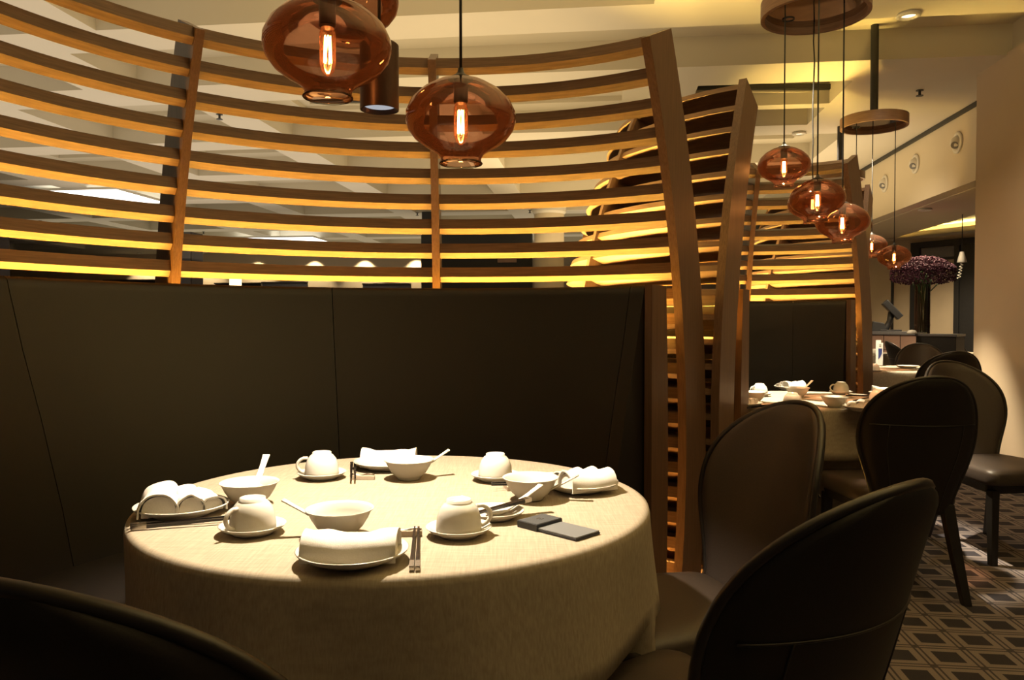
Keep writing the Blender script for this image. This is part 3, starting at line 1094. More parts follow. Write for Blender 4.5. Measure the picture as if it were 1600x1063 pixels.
# ------------------------------------------------------------------ tableware
plate_me = MB().lathe([(0.0, 0.004), (0.050, 0.004), (0.056, 0.0), (0.060, 0.004), (0.082, 0.012), (0.094, 0.020), (0.0955, 0.0225), (0.0935, 0.0235),
                       (0.080, 0.0165), (0.058, 0.0085), (0.0, 0.0075)], 56).mesh('dinner_plate', 'porcelain', smooth=True)
saucer_me = MB().lathe([(0.0, 0.003), (0.034, 0.003), (0.038, 0.0), (0.041, 0.004), (0.056, 0.011), (0.0625, 0.0165), (0.0635, 0.018), (0.062, 0.0188),
                        (0.053, 0.014), (0.038, 0.0078), (0.030, 0.0070), (0.0, 0.0070)], 48).mesh('saucer', 'porcelain', smooth=True)
cup_body = MB().lathe([(0.0415, 0.0), (0.0435, 0.001), (0.0435, 0.012), (0.0415, 0.030), (0.0365, 0.045), (0.0285, 0.0545), (0.0245, 0.057), (0.0240, 0.0625),
                       (0.0215, 0.063), (0.0205, 0.060), (0.0, 0.0595)], 44).mesh('body', 'porcelain', smooth=True)
hp = []
for k in range(15):
    u = k / 14
    a = -1.25 + 2.5 * u
    hp.append((0.036 + 0.030 * math.cos(a) - 0.004, 0, 0.029 + 0.021 * math.sin(a)))
hp[0] = (0.0410, 0, 0.009)
hp[-1] = (0.0355, 0, 0.047)
cup_handle = MB().tube(hp, 0.0042, 8).mesh('handle', 'porcelain', smooth=True)
bowl_me = MB().lathe([(0.0, 0.004), (0.024, 0.004), (0.027, 0.0), (0.030, 0.003), (0.031, 0.006), (0.044, 0.018), (0.054, 0.034), (0.0595, 0.046), (0.0645, 0.0505),
                      (0.0650, 0.0520), (0.0640, 0.0525), (0.0580, 0.0490), (0.0515, 0.036), (0.041, 0.020), (0.026, 0.009), (0.0, 0.0075)], 48).mesh('soup_bowl', 'porcelain', smooth=True)


def spoon_mesh(L=0.138):
    """oriental spoon: boat-shaped bowl and upswept flat handle along +x"""
    pts = []
    n, m = 26, 9
    vs, fs = [], []
    for side in (0, 1):
        for i in range(n + 1):
            t = i / n
            x = t * L
            if t < 0.42:
                u = t / 0.42
                wd = 0.021 * math.sqrt(max(0.0, 1 - (1 - u * 1.25) ** 2)) if u < 0.8 else 0.021 - (0.0125) * ((u - 0.8) / 0.2)
                wd = max(wd, 0.002)
                dep = 0.012 * math.sin(min(1, u * 0.95 + 0.05) * PI)
                zc = 0.004
            else:
                u = (t - 0.42) / 0.58
                wd = 0.0085 - 0.002 * math.sin(u * PI)
                dep = 0.004 * (1 - u)
                zc = 0.004 + 0.036 * u ** 1.15
            for j in range(m):
                s = -1 + 2 * j / (m - 1)
                z = zc - dep * (1 - s * s) + 0.002
                vs.append((x, s * wd, z - (0.003 if side else 0)))
    K = (n + 1) * m
    for i in range(n):
        for j in range(m - 1):
            a = i * m + j
            fs.append((a, a + m, a + m + 1, a + 1))
            fs.append((K + a, K + a + 1, K + a + m + 1, K + a + m))
    rim = [i * m for i in range(n + 1)] + [n * m + j for j in range(1, m)] + [i * m + m - 1 for i in range(n - 1, -1, -1)] + [j for j in range(m - 2, 0, -1)]
    for q in range(len(rim)):
        a, c = rim[q], rim[(q + 1) % len(rim)]
        fs.append((a, c, K + c, K + a))
    return MB().add(vs, fs).mesh('soup_spoon', 'porcelain', smooth=True)


spoon_me = spoon_mesh()
stick_me = MB()
Ls = 0.225
prof = [(0.0, 0.0020), (0.10, 0.0027), (0.180, 0.0036), (0.2, 0.0036)]
vs, fs = [], []
for x, h in prof:
    vs += [(x, -h, -h), (x, h, -h), (x, h, h), (x, -h, h)]
for k in range(len(prof) - 1):
    for q in range(4):
        fs.append((4 * k + q, 4 * k + (q + 1) % 4, 4 * k + 4 + (q + 1) % 4, 4 * k + 4 + q))
fs += [(3, 2, 1, 0), (12, 13, 14, 15)]
stick_me = MB().add(vs, fs).mesh('shaft', 'lacquer_black')
cap2 = MB().box((0.2085, 0, 0), (0.026, 0.0078, 0.0078))
stick_cap = MB().box((0.188, 0, 0), (0.026, 0.0082, 0.0082)).mesh('metal_band', 'silver')
rest_me = MB().box((0, 0, 0.0055), (0.062, 0.012, 0.011)).mesh('block', 'rest_ivory', bevel=0.0015)
rs = MB()
pts = []
for k in range(9):
    x = -0.030 + 0.060 * k / 8
    pts.append((x, 0, 0.0125 + 0.0022 * math.cos(k * PI / 3.2)))
rs.tube(pts, 0.0022, 6)
rest_top = rs.mesh('inlay', 'silver', smooth=True)


def ori(deg):
    """direction in the table plane: 0 = +x, counter-clockwise"""
    return math.radians(deg)


def plate(p, label):
    o = put('dinner_plate', plate_me, None, (p.x, p.y, TZ), 0)
    return tag(o, label, 'plate', 'white plates')


def saucer(p, label, z=TZ):
    o = put('saucer', saucer_me, None, (p.x, p.y, z), 0)
    return tag(o, label, 'saucer', 'white saucers')


cup_proto = None


def cup(p, deg, label, z=TZ + 0.0075):
    t = thing('tea_cup', label, 'cup', (p.x, p.y, z), ori(deg), 'upturned white cups')
    put('body', cup_body, t)
    put('handle', cup_handle, t)
    return t


def bowl(p, label, z=TZ):
    o = put('soup_bowl', bowl_me, None, (p.x, p.y, z), 0)
    return tag(o, label, 'bowl', 'white bowls')


def spoon(p, deg, label, z=TZ + 0.014, tilt=8):
    o = put('soup_spoon', spoon_me, None, (p.x, p.y, z), ori(deg))
    o.rotation_euler = Matrix.Rotation(ori(deg), 3, 'Z').to_4x4().to_euler()
    o.rotation_euler = (Matrix.Rotation(ori(deg), 3, 'Z') @ Matrix.Rotation(-math.radians(tilt), 3, 'Y')).to_euler()
    d = Vector((math.cos(ori(deg)), math.sin(ori(deg)), 0))
    o.location = (p.x - d.x * 0.026, p.y - d.y * 0.026, z)
    return tag(o, label, 'spoon', 'white spoons')


def chopstick(a, c, label, za=TZ + 0.016, zc=TZ + 0.006):
    """tip at a, handle end at c"""
    A, Cc = Vector((a.x, a.y, za)), Vector((c.x, c.y, zc))
    d = Cc - A
    t = thing('chopstick', label, 'chopstick', A, 0, 'black chopsticks')
    L = d.length
    t.rotation_euler = (Matrix.Rotation(math.atan2(d.y, d.x), 3, 'Z') @ Matrix.Rotation(-math.asin(d.z / L), 3, 'Y')).to_euler()
    t.scale = (L / 0.2, 1, 1)
    put('shaft', stick_me, t)
    put('metal_band', stick_cap, t)
    return t


def rest(p, deg, label):
    t = thing('chopstick_rest', label, 'chopstick rest', (p.x, p.y, TZ), ori(deg), 'chopstick rests')
    put('block', rest_me, t)
    put('inlay', rest_top, t)
    return t


def sheet_from_profile(prof, W, name, th=0.0035, nx=14, wob=0.002, seed=1, taper=0.0):
    """thick cloth sheet: a profile in (y, z) pulled along x with small waves"""
    rnd = random.Random(seed)
    k = len(prof)
    # offsets along the normals
    out = []
    for i in range(k):
        a = prof[max(i - 1, 0)]
        c = prof[min(i + 1, k - 1)]
        d = Vector((c[0] - a[0], c[1] - a[1])).normalized()
        n = Vector((-d.y, d.x))
        out.append((prof[i][0] + n.x * th, prof[i][1] + n.y * th))
    vs, fs = [], []
    ph = [rnd.uniform(0, 6) for _ in range(4)]
    for s, pr in enumerate((prof, out)):
        for i in range(nx + 1):
            x = -W / 2 + W * i / nx
            for j, (y, z) in enumerate(pr):
                e = wob * (math.sin(x * 70 + ph[0] + j * 0.5) + 0.6 * math.sin(x * 140 + ph[1] + j * 0.9))
                up = (max(0.0, z - 0.004) / 0.03)
                sag = -0.006 * math.cos(x / W * PI * 0.98) * up
                vs.append((x * (1 - taper * (j / k)), y + e * up, max(z + e * 0.5 * up + sag, 0.0005)))
    K = (nx + 1) * k
    for i in range(nx):
        for j in range(k - 1):
            a = i * k + j
            fs.append((a, a + 1, a + k + 1, a + k))
            fs.append((K + a, K + a + k, K + a + k + 1, K + a + 1))
    for i in range(nx):
        for j in (0, k - 1):
            a, c = i * k + j, (i + 1) * k + j
            fs.append((a, c, K + c, K + a))
    for j in range(k - 1):
        for i in (0, nx):
            a, c = i * k + j, i * k + j + 1
            fs.append((a, c, K + c, K + a))
    return MB().add(vs, fs)


def solid_arch(prof, W):
    """closed loaf of folded layers under an arch profile"""
    k = len(prof)
    vs = [(-W / 2, y, z) for y, z in prof] + [(-W / 2 + 0.004, y * 1.0, z) for y, z in prof] + [(W / 2 - 0.004, y, z) for y, z in prof] + [(W / 2, y, z) for y, z in prof]
    vs = [(x, y, max(0.0008, z + (-0.006 * math.cos(x / W * PI * 0.98)) * max(0.0, z - 0.004) / 0.03)) for x, y, z in vs]
    fs = []
    for q in range(3):
        for j in range(k - 1):
            fs.append((q * k + j, q * k + j + 1, (q + 1) * k + j + 1, (q + 1) * k + j))
        fs.append((q * k + k - 1, q * k, (q + 1) * k, (q + 1) * k + k - 1))
    fs.append(tuple(range(k)))
    fs.append(tuple(3 * k + j for j in reversed(range(k))))
    return MB().add(vs, fs)


def arch(y0, y1, h, n=14, flat=0.35):
    out = []
    for i in range(n + 1):
        a = PI * i / n
        out.append(((y0 + y1) / 2 - (y1 - y0) / 2 * math.cos(a), h * math.sin(a) ** (0.6 + flat * 0)))
    return out


def napkin_roll(p, deg, label, z, W=0.160, seed=1):
    """one broad roll with an inner layer"""
    t = thing('napkin', label, 'napkin', (p.x, p.y, z), ori(deg), 'white cotton napkins')
    sheet_from_profile(arch(-0.042, 0.038, 0.044), W, 'o', seed=seed).obj('outer_fold', 'napkin_cotton', t, smooth=True, auto=0.8)
    solid_arch(arch(-0.037, 0.033, 0.0405), W - 0.012).obj('folded_core', 'napkin_cotton', t, smooth=True, auto=0.8)
    sheet_from_profile([(-0.044 + 0.008 * k, 0.0022 + 0.0007 * (k % 2)) for k in range(11)], W - 0.004, 'u', th=0.003, seed=seed + 2, wob=0.0005).obj('under_fold', 'napkin_cotton', t, smooth=True, auto=0.8)
    return t


def napkin_fan(p, deg, label, z, seed=1, sc=1.0, W=0.115):
    """three rolls lying against each other, stepping down"""
    t = thing('napkin', label, 'napkin', (p.x, p.y, z), ori(deg), 'white cotton napkins')
    spec = [(-0.072, -0.004, 0.043, W), (-0.014, 0.036, 0.035, W * 0.92), (0.026, 0.070, 0.027, W * 0.85)]
    for i, (y0, y1, h, ww) in enumerate(spec):
        o = sheet_from_profile([(y * sc, zz * sc) for y, zz in arch(y0, y1, h)], ww * sc, 'r', seed=seed + i, wob=0.0026).obj('roll', 'napkin_cotton', t, smooth=True, auto=0.8)
        o.rotation_euler = (0, 0, math.radians((-7, 2, 9)[i]))
        o = solid_arch([(y * sc, zz * sc) for y, zz in arch(y0 + 0.004, y1 - 0.004, h * 0.93)], ww * sc - 0.012).obj('folded_core', 'napkin_cotton', t, smooth=True, auto=0.8)
        o.rotation_euler = (0, 0, math.radians((-7, 2, 9)[i]))
    return t


PZ = TZ + 0.010       # resting height on a plate
# front setting
p = P(551, 866, TZ + 0.012)
plate(p, 'white plate under the broad rolled napkin beside upright chopsticks')
napkin_roll(p + Vector((0, -0.004, 0)), 1, 'broad white rolled napkin on the plate beside upright chopsticks', PZ, 0.158, 2)
p = P(531, 812, TZ + 0.03)
bowl(p, 'white bowl behind the broad rolled napkin, its spoon pointing away from the cup')
spoon(p + Vector((0.0, 0.0, 0)), 178, 'white spoon in the bowl behind the broad rolled napkin', TZ + 0.022, 2)
rest(P(634, 833, TZ + 0.006), 4, 'chopstick rest beside the broad rolled napkin')
for k in (0, 1):
    chopstick(P(648 + 6 * k, 824, TZ + 0.016), P(643 + 9.5 * k, 888, TZ + 0.006), 'black chopstick with silver band beside the broad rolled napkin')
p = P(717, 830, TZ + 0.008)
saucer(p, 'white saucer under the cup nearest the dark notebook')
cup(p, 12, 'upturned white cup on the saucer nearest the dark notebook')
# left setting
p = P(284, 795, TZ + 0.012)
plate(p, 'white plate under the stepped napkin beside the banquette end')
napkin_fan(p, -62, 'white napkin folded in three steps beside lying chopsticks', PZ, 3, 1.08, 0.12)
p = P(390, 775, TZ + 0.02)
bowl(p, 'white bowl with its spoon standing up near the stepped napkin')
spoon(p + Vector((0, 0.01, 0)), 88, 'white spoon standing up in the bowl near the stepped napkin', TZ + 0.02, 14)
for k in (0, 1):
    chopstick(P(392, 806 + 3 * k, TZ + 0.010), P(205, 822 + 4 * k, TZ + 0.005), 'black chopstick lying in front of the stepped napkin', TZ + 0.012)
rest(P(372, 812, TZ + 0.006), 95, 'chopstick rest hidden behind the cup near the stepped napkin')
p = P(395, 827, TZ + 0.008)
saucer(p, 'white saucer in front of the bowl with upright spoon')
cup(p, 238, 'upturned white cup in front of the bowl with upright spoon')
# back setting
p = P(606, 725, TZ + 0.012)
plate(p, 'white plate with a flat napkin against the banquette back')
napkin_roll(p + Vector((0.004, 0, 0)), 3, 'white napkin on the plate close to the banquette back', PZ, 0.150, 9)
p = P(639, 737, TZ + 0.02)
bowl(p, 'white bowl with its spoon pointing at the booth end, close to the banquette')
spoon(p, 22, 'white spoon in the bowl close to the banquette back', TZ + 0.020, 4)
rest(P(567, 746, TZ + 0.006), -2, 'chopstick rest between the two objects close to the banquette back')
for k in (0, 1):
    chopstick(P(549 + 6 * k, 747, TZ + 0.016), P(549.5 + 5.5 * k, 724, TZ + 0.006), 'black chopstick pointing at the banquette back')
p = P(503, 743, TZ + 0.008)
saucer(p, 'white saucer beside the chopsticks close to the banquette')
cup(p, 195, 'upturned white cup with handle outward close to the banquette')
# right setting
p = P(905, 758, TZ + 0.012)
plate(p, 'white plate with the loosely rolled napkin beside the walnut booth end')
napkin_fan(p, 32, 'white loosely rolled napkin beside the walnut booth end', PZ, 13, 1.02, 0.12)
p = P(829, 767, TZ + 0.02)
bowl(p, 'white bowl touching the loosely rolled napkin')
spoon(p, -8, 'white spoon in the bowl touching the loosely rolled napkin', TZ + 0.014, 2)
p = P(774, 746, TZ + 0.008)
saucer(p, 'white saucer behind the bowl of the loosely rolled napkin')
cup(p, 70, 'upturned white cup behind the bowl of the loosely rolled napkin')
rest(P(793, 760, TZ + 0.006), 100, 'chopstick rest behind the bowl of the loosely rolled napkin')
for k in (0, 1):
    chopstick(P(768, 755 + 3 * k, TZ + 0.016), P(862, 752 + 3 * k, TZ + 0.006), 'black chopstick behind the bowl of the loosely rolled napkin')
# serving plate
p = P(772, 804, TZ + 0.008)
saucer(p, 'small white plate holding a serving spoon beside the notebook')
spoon(p + Vector((0.004, 0.004, 0)), 30, 'white serving spoon lying on the small plate beside the notebook', TZ + 0.012, 2)
a, c = P(742, 801, TZ + 0.022), P(826, 778, TZ + 0.035)
for k in (0, 1):
    o = Vector((0.004 * k, -0.006 * k, 0))
    chopstick(a + o, c + o, 'slim dark serving chopstick with silver band across the small plate', TZ + 0.021, TZ + 0.033)
# notebook / bill folder
pa, pb, pc, pdn = P(797, 821, TZ + 0.005), P(859, 806, TZ + 0.008), P(950, 829, TZ + 0.006), P(921, 842, TZ + 0.004)
ctr = (pa + pc) / 2
ex = (pc - pb)
ex.z = 0
L = ex.length
Wd = 0.072
angn = math.atan2(ex.y, ex.x)
t = thing('bill_folder', 'dark grey notebook-shaped bill folder with a raised band lying on the cloth', 'bill folder', (ctr.x, ctr.y, TZ), angn)
Lf = 0.150
MB().box((0.0, 0, 0.0022), (Lf, Wd, 0.0044)).obj('back_cover', 'menu_black', t, bevel=0.001)
MB().box((0.002, 0, 0.0062), (Lf - 0.006, Wd - 0.002, 0.0030)).obj('front_cover', 'menu_grey', t, bevel=0.001)
bnd = MB().box((-Lf / 2 + 0.026, 0, 0.0068), (0.054, Wd + 0.004, 0.0136)).obj('band', 'menu_black', t, bevel=0.0015)
MB().box((-Lf / 2 + 0.026, 0, 0.0139), (0.050, Wd, 0.0008)).obj('band_top', 'menu_dark', t)
em = MB()
for (dx, dy, sx, sy) in ((-0.004, 0.003, 0.008, 0.0016), (0.004, -0.003, 0.008, 0.0016), (-0.004, -0.003, 0.0016, 0.007), (0.005, 0.003, 0.0016, 0.006)):
    em.box((-Lf / 2 + 0.026 + dx, dy, 0.0146), (sx, sy, 0.0004))
em.obj('emblem', 'silver', t)

# middle booth table
mid = 'on the middle booth table'
p = P(1235, 606, TZ + 0.012); plate(p, 'white plate at the banquette side ' + mid); napkin_fan(p, 20, 'white folded napkin at the banquette side ' + mid, PZ, 31)
p = P(1246, 612, TZ + 0.03); bowl(p, 'white bowl with spoon raised at the banquette side ' + mid); spoon(p, 20, 'white spoon raised from the bowl ' + mid, TZ + 0.02, 12)
p = P(1187, 617, TZ + 0.008); saucer(p, 'white saucer next to the small dish ' + mid); cup(p, 200, 'upturned white cup next to the small dish ' + mid)
p = P(1178, 622, TZ + 0.02); bowl(p, 'white bowl with spoon at the rib side ' + mid); spoon(p, 165, 'white spoon at the rib side ' + mid, TZ + 0.018, 10)
p = P(1160, 632, TZ + 0.012); plate(p, 'white plate half hidden by the walnut rib ' + mid); napkin_fan(p, -50, 'white napkin half hidden by the walnut rib ' + mid, PZ, 41)
p = P(1238, 634, TZ + 0.008); saucer(p, 'white saucer above the brown chair back ' + mid); cup(p, 30, 'upturned white cup above the brown chair back ' + mid)
p = P(1304, 630, TZ + 0.02); bowl(p, 'plain white bowl at the chair side ' + mid)
p = P(1314, 614, TZ + 0.008); saucer(p, 'white saucer at the far end ' + mid); cup(p, 180, 'upturned white cup at the far end ' + mid)
p = P(1350, 638, TZ + 0.012); plate(p, 'white plate beside the black chair back ' + mid); napkin_fan(p, 60, 'white napkin beside the black chair back ' + mid, PZ, 51)
p = P(1386, 616, TZ + 0.012); plate(p, 'white plate behind the black chair ' + mid); napkin_roll(p, -20, 'white rolled napkin behind the black chair ' + mid, PZ, 0.15, 61)
p = P(1372, 628, TZ + 0.008); saucer(p, 'white saucer behind the black chair ' + mid); cup(p, 90, 'upturned white cup behind the black chair ' + mid)
for k in (0, 1):
    chopstick(P(1222, 631 + k, TZ + 0.016), P(1166, 636 + 1.5 * k, TZ + 0.006), 'black chopstick beside the rib-side plate ' + mid)
    chopstick(P(1322, 617.5 + k, TZ + 0.016), P(1366, 618 + 1.2 * k, TZ + 0.006), 'black chopstick at the far end ' + mid)
    chopstick(P(1333, 626 + k, TZ + 0.016), P(1362, 621 + 1.2 * k, TZ + 0.006), 'black chopstick lying across ' + mid)
rest(P(1228, 631, TZ + 0.006), 90, 'chopstick rest beside the rib-side plate ' + mid)
rest(P(1326, 618, TZ + 0.006), 90, 'chopstick rest at the far end ' + mid)
# third table
far = 'on the table with menu stand'
p = P(1366, 580, TZ + 0.008); saucer(p, 'white saucer ' + far); cup(p, 200, 'upturned white cup ' + far)
p = P(1418, 574, TZ + 0.008); plate(p, 'white plate at the open side ' + far)
for k in (0, 1):
    chopstick(P(1430, 575.5 + k, TZ + 0.016), P(1450, 575.5 + k, TZ + 0.006), 'black chopstick ' + far)
p = P(1375, 572, TZ)
t = thing('menu_stand', 'white upright menu stand with a blue printed panel on the cloth', 'menu stand', (p.x, p.y, TZ), math.radians(8))
MB().box((0, 0, 0.003), (0.085, 0.07, 0.006)).obj('base', 'clear_glass', t, bevel=0.001)
MB().box((0, 0, 0.112), (0.055, 0.006, 0.212)).obj('card', 'menu_white', t, bevel=0.0008)
MB().box((-0.012, 0.010, 0.126), (0.052, 0.005, 0.236)).obj('rear_card', 'menu_white', t, bevel=0.0008)
bl = MB()
vs = [(-0.022, -0.0036, 0.165), (0.018, -0.0036, 0.165), (0.016, -0.0036, 0.12), (0.0, -0.0036, 0.085), (-0.020, -0.0036, 0.06)]
bl.add(vs + [(x, y - 0.0006, z) for x, y, z in vs], [(0, 1, 2, 3, 4), (9, 8, 7, 6, 5)] + [(q, (q + 1) % 5, 5 + (q + 1) % 5, 5 + q) for q in range(5)])
bl.obj('blue_print', 'menu_blue', t)
em = MB()
for z0 in (0.190, 0.183, 0.205):
    em.box((-0.003, -0.0036, z0), (0.018, 0.001, 0.004))
em.obj('lettering', 'menu_black', t)
p = P(1366, 553, TZ + 0.008); saucer(p, 'white saucer on the distant table at the counter'); cup(p, 30, 'upturned white cup on the distant table at the counter')
p = P(1378, 554, TZ + 0.008); plate(p, 'white plate on the distant table at the counter')

# ------------------------------------------------------------------ chairs
def chair_meshes():
    zb, zt = 0.36, 0.945

    def half_w(t):
        if t < 0.58:
            s = t / 0.58
            s = s * s * (3 - 2 * s)
            return 0.160 + (0.240 - 0.160) * s
        q = (t - 0.58) / 0.42
        return 0.240 * max(0.0, 1 - q ** 2.3) ** 0.5

    def base(s, t):
        """middle surface: s across -1..1, t up 0..1"""
        w = half_w(t)
        x = s * w
        z = zb + (zt - zb) * t
        y = -0.195 - 0.19 * t ** 1.15 - 0.012 * math.sin(t * PI)
        y += 0.125 * (x / 0.240) ** 2 * (0.22 + 0.78 * t)
        return Vector((x, y, z))

    def sheet(off):
        def fn(u, v):
            # denser rows near the rounded top
            t = 1 - (1 - v) ** 1.6
            t = min(t, 0.9995)
            s = -1 + 2 * u
            p = base(s, t)
            e = min(1.0, (1 - abs(s)) * 6) ** 0.5 * min(1.0, (1 - t) * 14 + 0.02) ** 0.5
            return p + Vector((0, off * e, 0))
        return fn
    b = MB()
    b.grid(sheet(0.018), 22, 26)
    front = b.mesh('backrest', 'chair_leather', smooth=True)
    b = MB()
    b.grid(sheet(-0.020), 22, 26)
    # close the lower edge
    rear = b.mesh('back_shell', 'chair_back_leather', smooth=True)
    rim = []
    for k in range(31):
        t = 1 - (1 - k / 30) ** 1.6
        rim.append(base(-1, min(t, 0.9995)))
    right = [base(1, min(1 - (1 - k / 30) ** 1.6, 0.9995)) for k in range(30, -1, -1)]
    pip = MB().tube(rim + right, 0.0085, 8).mesh('piping', 'chair_piping', smooth=True)
    sm = MB()
    sm.tube([base(-1 + 2 * k / 20, 0.66 - 0.10 * (1 - abs(-1 + 2 * k / 20)) * 0) + Vector((0, -0.0205, 0)) for k in range(1, 20)], 0.0022, 5)
    seam_h = sm.mesh('seam', 'chair_piping', smooth=True)
    sm = MB().tube([base(0.62, 0.02 + 0.64 * k / 12) + Vector((0, -0.0205, 0)) for k in range(13)], 0.0022, 5)
    seam_v = [sm.mesh('seam', 'chair_piping', smooth=True),
              MB().tube([base(-0.62, 0.02 + 0.64 * k / 12) + Vector((0, -0.0205, 0)) for k in range(13)], 0.0022, 5).mesh('seam', 'chair_piping', smooth=True)]

    # seat: rounded trapezoid
    def seat_loop(g, z):
        pts = []
        wf, wr, yf, yr, rc = 0.245 - g, 0.195 - g, 0.265 - g, -0.20 + g, 0.05
        for (cx, cy, a0) in ((wf - rc, yf - rc, 0), (-(wf - rc), yf - rc, 90), (-(wr - rc), yr + rc, 180), (wr - rc, yr + rc, 270)):
            for k in range(7):
                a = math.radians(a0 + 15 * k)
                pts.append((cx + rc * math.cos(a), cy + rc * math.sin(a), z))
        return pts
    loops = [seat_loop(0.015, 0.385), seat_loop(0.004, 0.390), seat_loop(0.0, 0.402), seat_loop(0.0, 0.438), seat_loop(0.006, 0.452), seat_loop(0.022, 0.461), seat_loop(0.07, 0.466)]
    n = len(loops[0])
    vs = [p for l in loops for p in l]
    fs = []
    for k in range(len(loops) - 1):
        for q in range(n):
            fs.append((k * n + q, k * n + (q + 1) % n, (k + 1) * n + (q + 1) % n, (k + 1) * n + q))
    fs.append(tuple(reversed(range(n))))
    fs.append(tuple((len(loops) - 1) * n + q for q in range(n)))
    seat = MB().add(vs, fs).mesh('seat', 'chair_leather', smooth=True, auto=0.9)
    # apron below the seat
    loops = [seat_loop(0.03, 0.345), seat_loop(0.022, 0.384)]
    vs = [p for l in loops for p in l]
    fs = [(q, (q + 1) % n, n + (q + 1) % n, n + q) for q in range(n)] + [tuple(reversed(range(n))), tuple(n + q for q in range(n))]
    apron = MB().add(vs, fs).mesh('apron', 'dark_leg', auto=0.6)

    def leg(x0, y0, x1, y1, r0, r1, z0=0.36):
        b = MB()
        vs = []
        for (x, y, z, r) in ((x0, y0, z0, r0), ((x0 * .5 + x1 * .5), (y0 * .55 + y1 * .45), z0 / 2, (r0 + r1) / 2), (x1, y1, 0.0, r1)):
            vs += [(x - r, y - r, z), (x + r, y - r, z), (x + r, y + r, z), (x - r, y + r, z)]
        fs = []
        for k in range(2):
            for q in range(4):
                fs.append((4 * k + q, 4 * k + (q + 1) % 4, 4 * k + 4 + (q + 1) % 4, 4 * k + 4 + q))
        fs += [(3, 2, 1, 0), (8, 9, 10, 11)]
        return b.add(vs, fs).mesh('leg', 'dark_leg', bevel=0.004)
    legs = [leg(0.20, 0.215, 0.205, 0.225, 0.021, 0.016), leg(-0.20, 0.215, -0.205, 0.225, 0.021, 0.016),
            leg(0.145, -0.185, 0.185, -0.275, 0.024, 0.017, 0.40), leg(-0.145, -0.185, -0.185, -0.275, 0.024, 0.017, 0.40)]
    return front, rear, pip, seam_h, seam_v, seat, apron, legs


def make_chair(label, loc, az):
    t = thing('dining_chair', label, 'chair', (loc[0], loc[1], 0), -math.radians(az), 'leather dining chairs')
    f, r, p, sh, sv, se, ap, lg = CH
    bo = put('backrest', f, t)
    put('piping', p, bo)
    ro = put('back_shell', r, t)
    put('seam', sh, ro)
    for m in sv:
        put('seam', m, ro)
    put('seat', se, t)
    put('apron', ap, t)
    for m in lg:
        put('leg', m, t)
    return t


CH = chair_meshes()
ch0 = make_chair('brown leather chair facing the front table from beside the walnut booth end', (0.41, 1.94), -107)


def chair(label, loc, az):
    return dup(ch0, (loc[0], loc[1], 0), -math.radians(az), label, 'leather dining chairs')


chair('dark chair turned to the front table, its leaf-shaped back next to the brown chair seat', (0.302, 1.32), -36)
chair('dark chair turned to the front table from the banquette side, only its back rim lit', (-0.31, 0.99), 18)
chair('black-backed chair with splayed rear legs drawn up to the middle booth table', (1.69, 3.41), 2)
chair('brown chair with a broad pale seat standing before the cream column', (2.47, 3.90), 172)
chair('dark chair behind the brown chair with pale seat', (3.36, 6.10), 5)
chair('brown chair beyond the cloth of the table with menu stand', (4.10, 7.62), 200)
chair('small chair between the menu stand table and the black pedestal', (4.75, 8.9), 100)
chair('dark chair behind the menu stand at the distant table', (4.72, 11.1), 170)

# ------------------------------------------------------------------ back right corner of the room
A, Bq = Vector((5.6, 15.2, 0)), Vector((8.3, 10.6, 0))
dirw = (Bq - A).normalized()
angw = math.atan2(dirw.y, dirw.x)
nrm = Vector((dirw.y, -dirw.x, 0))     # towards the room
if nrm.y > 0:
    nrm = -nrm
Lw = (Bq - A).length
mid_w = (A + Bq) / 2
wa = MB().box((0, 0.1, 1.4), (Lw, 0.2, 2.8)).obj('wall_far_right', 'panel_beige')
wa.location = mid_w
wa.rotation_euler = (0, 0, angw)
structure(wa)


def on_wall(x):
    """where the ray through pixel column x meets the angled wall, as a distance along it"""
    dx = (x - 800) / F
    # A + s*dir = t*(dx,1)
    det = dirw.x * (-1) - dirw.y * (-dx)
    s = (-A.x * -1 + A.y * -dx) / det
    return s - Lw / 2


def wall_piece(name, x0, x1, z0, z1, d, mat, parent):
    a, c = on_wall(x0), on_wall(x1)
    o = MB().box(((a + c) / 2, -d / 2 - 0.002, (z0 + z1) / 2), (abs(c - a), d, z1 - z0)).obj(name, mat, parent)
    return o


dr = thing('door_frame', 'black framed doorway with mirror above the flowers beside the column', 'door frame', mid_w, angw)
wall_piece('frame_post', 1424, 1438, 0, 2.42, 0.05, 'far_dark', dr)
wall_piece('frame_post', 1492, 1500, 0, 2.42, 0.05, 'far_dark', dr)
wall_piece('frame_head', 1424, 1560, 2.42, 2.52, 0.05, 'far_dark', dr)
wall_piece('mirror', 1438, 1492, 2.24, 2.41, 0.02, 'counter_grey', dr)
wall_piece('leaf', 1500, 1560, 0, 2.42, 0.03, 'far_dark', dr)
wall_piece('transom', 1438, 1492, 2.20, 2.24, 0.04, 'far_dark', dr)
wall_piece('mullion', 1393, 1396, 0, 2.52, 0.03, 'far_dark', dr)
cv = thing('cove_light', 'glowing yellow cove strip along the top of the angled wall', 'light strip', mid_w, angw)
MB().box((0, -0.30, 2.66), (Lw, 0.05, 0.02)).obj('diode_tape', 'cove_led', cv)
MB().box((0, -0.36, 2.63), (Lw, 0.03, 0.08)).obj('lip', 'fascia_cream', cv)
MB().box((0, -0.19, 2.60), (Lw, 0.37, 0.02)).obj('ledge', 'fascia_cream', cv)

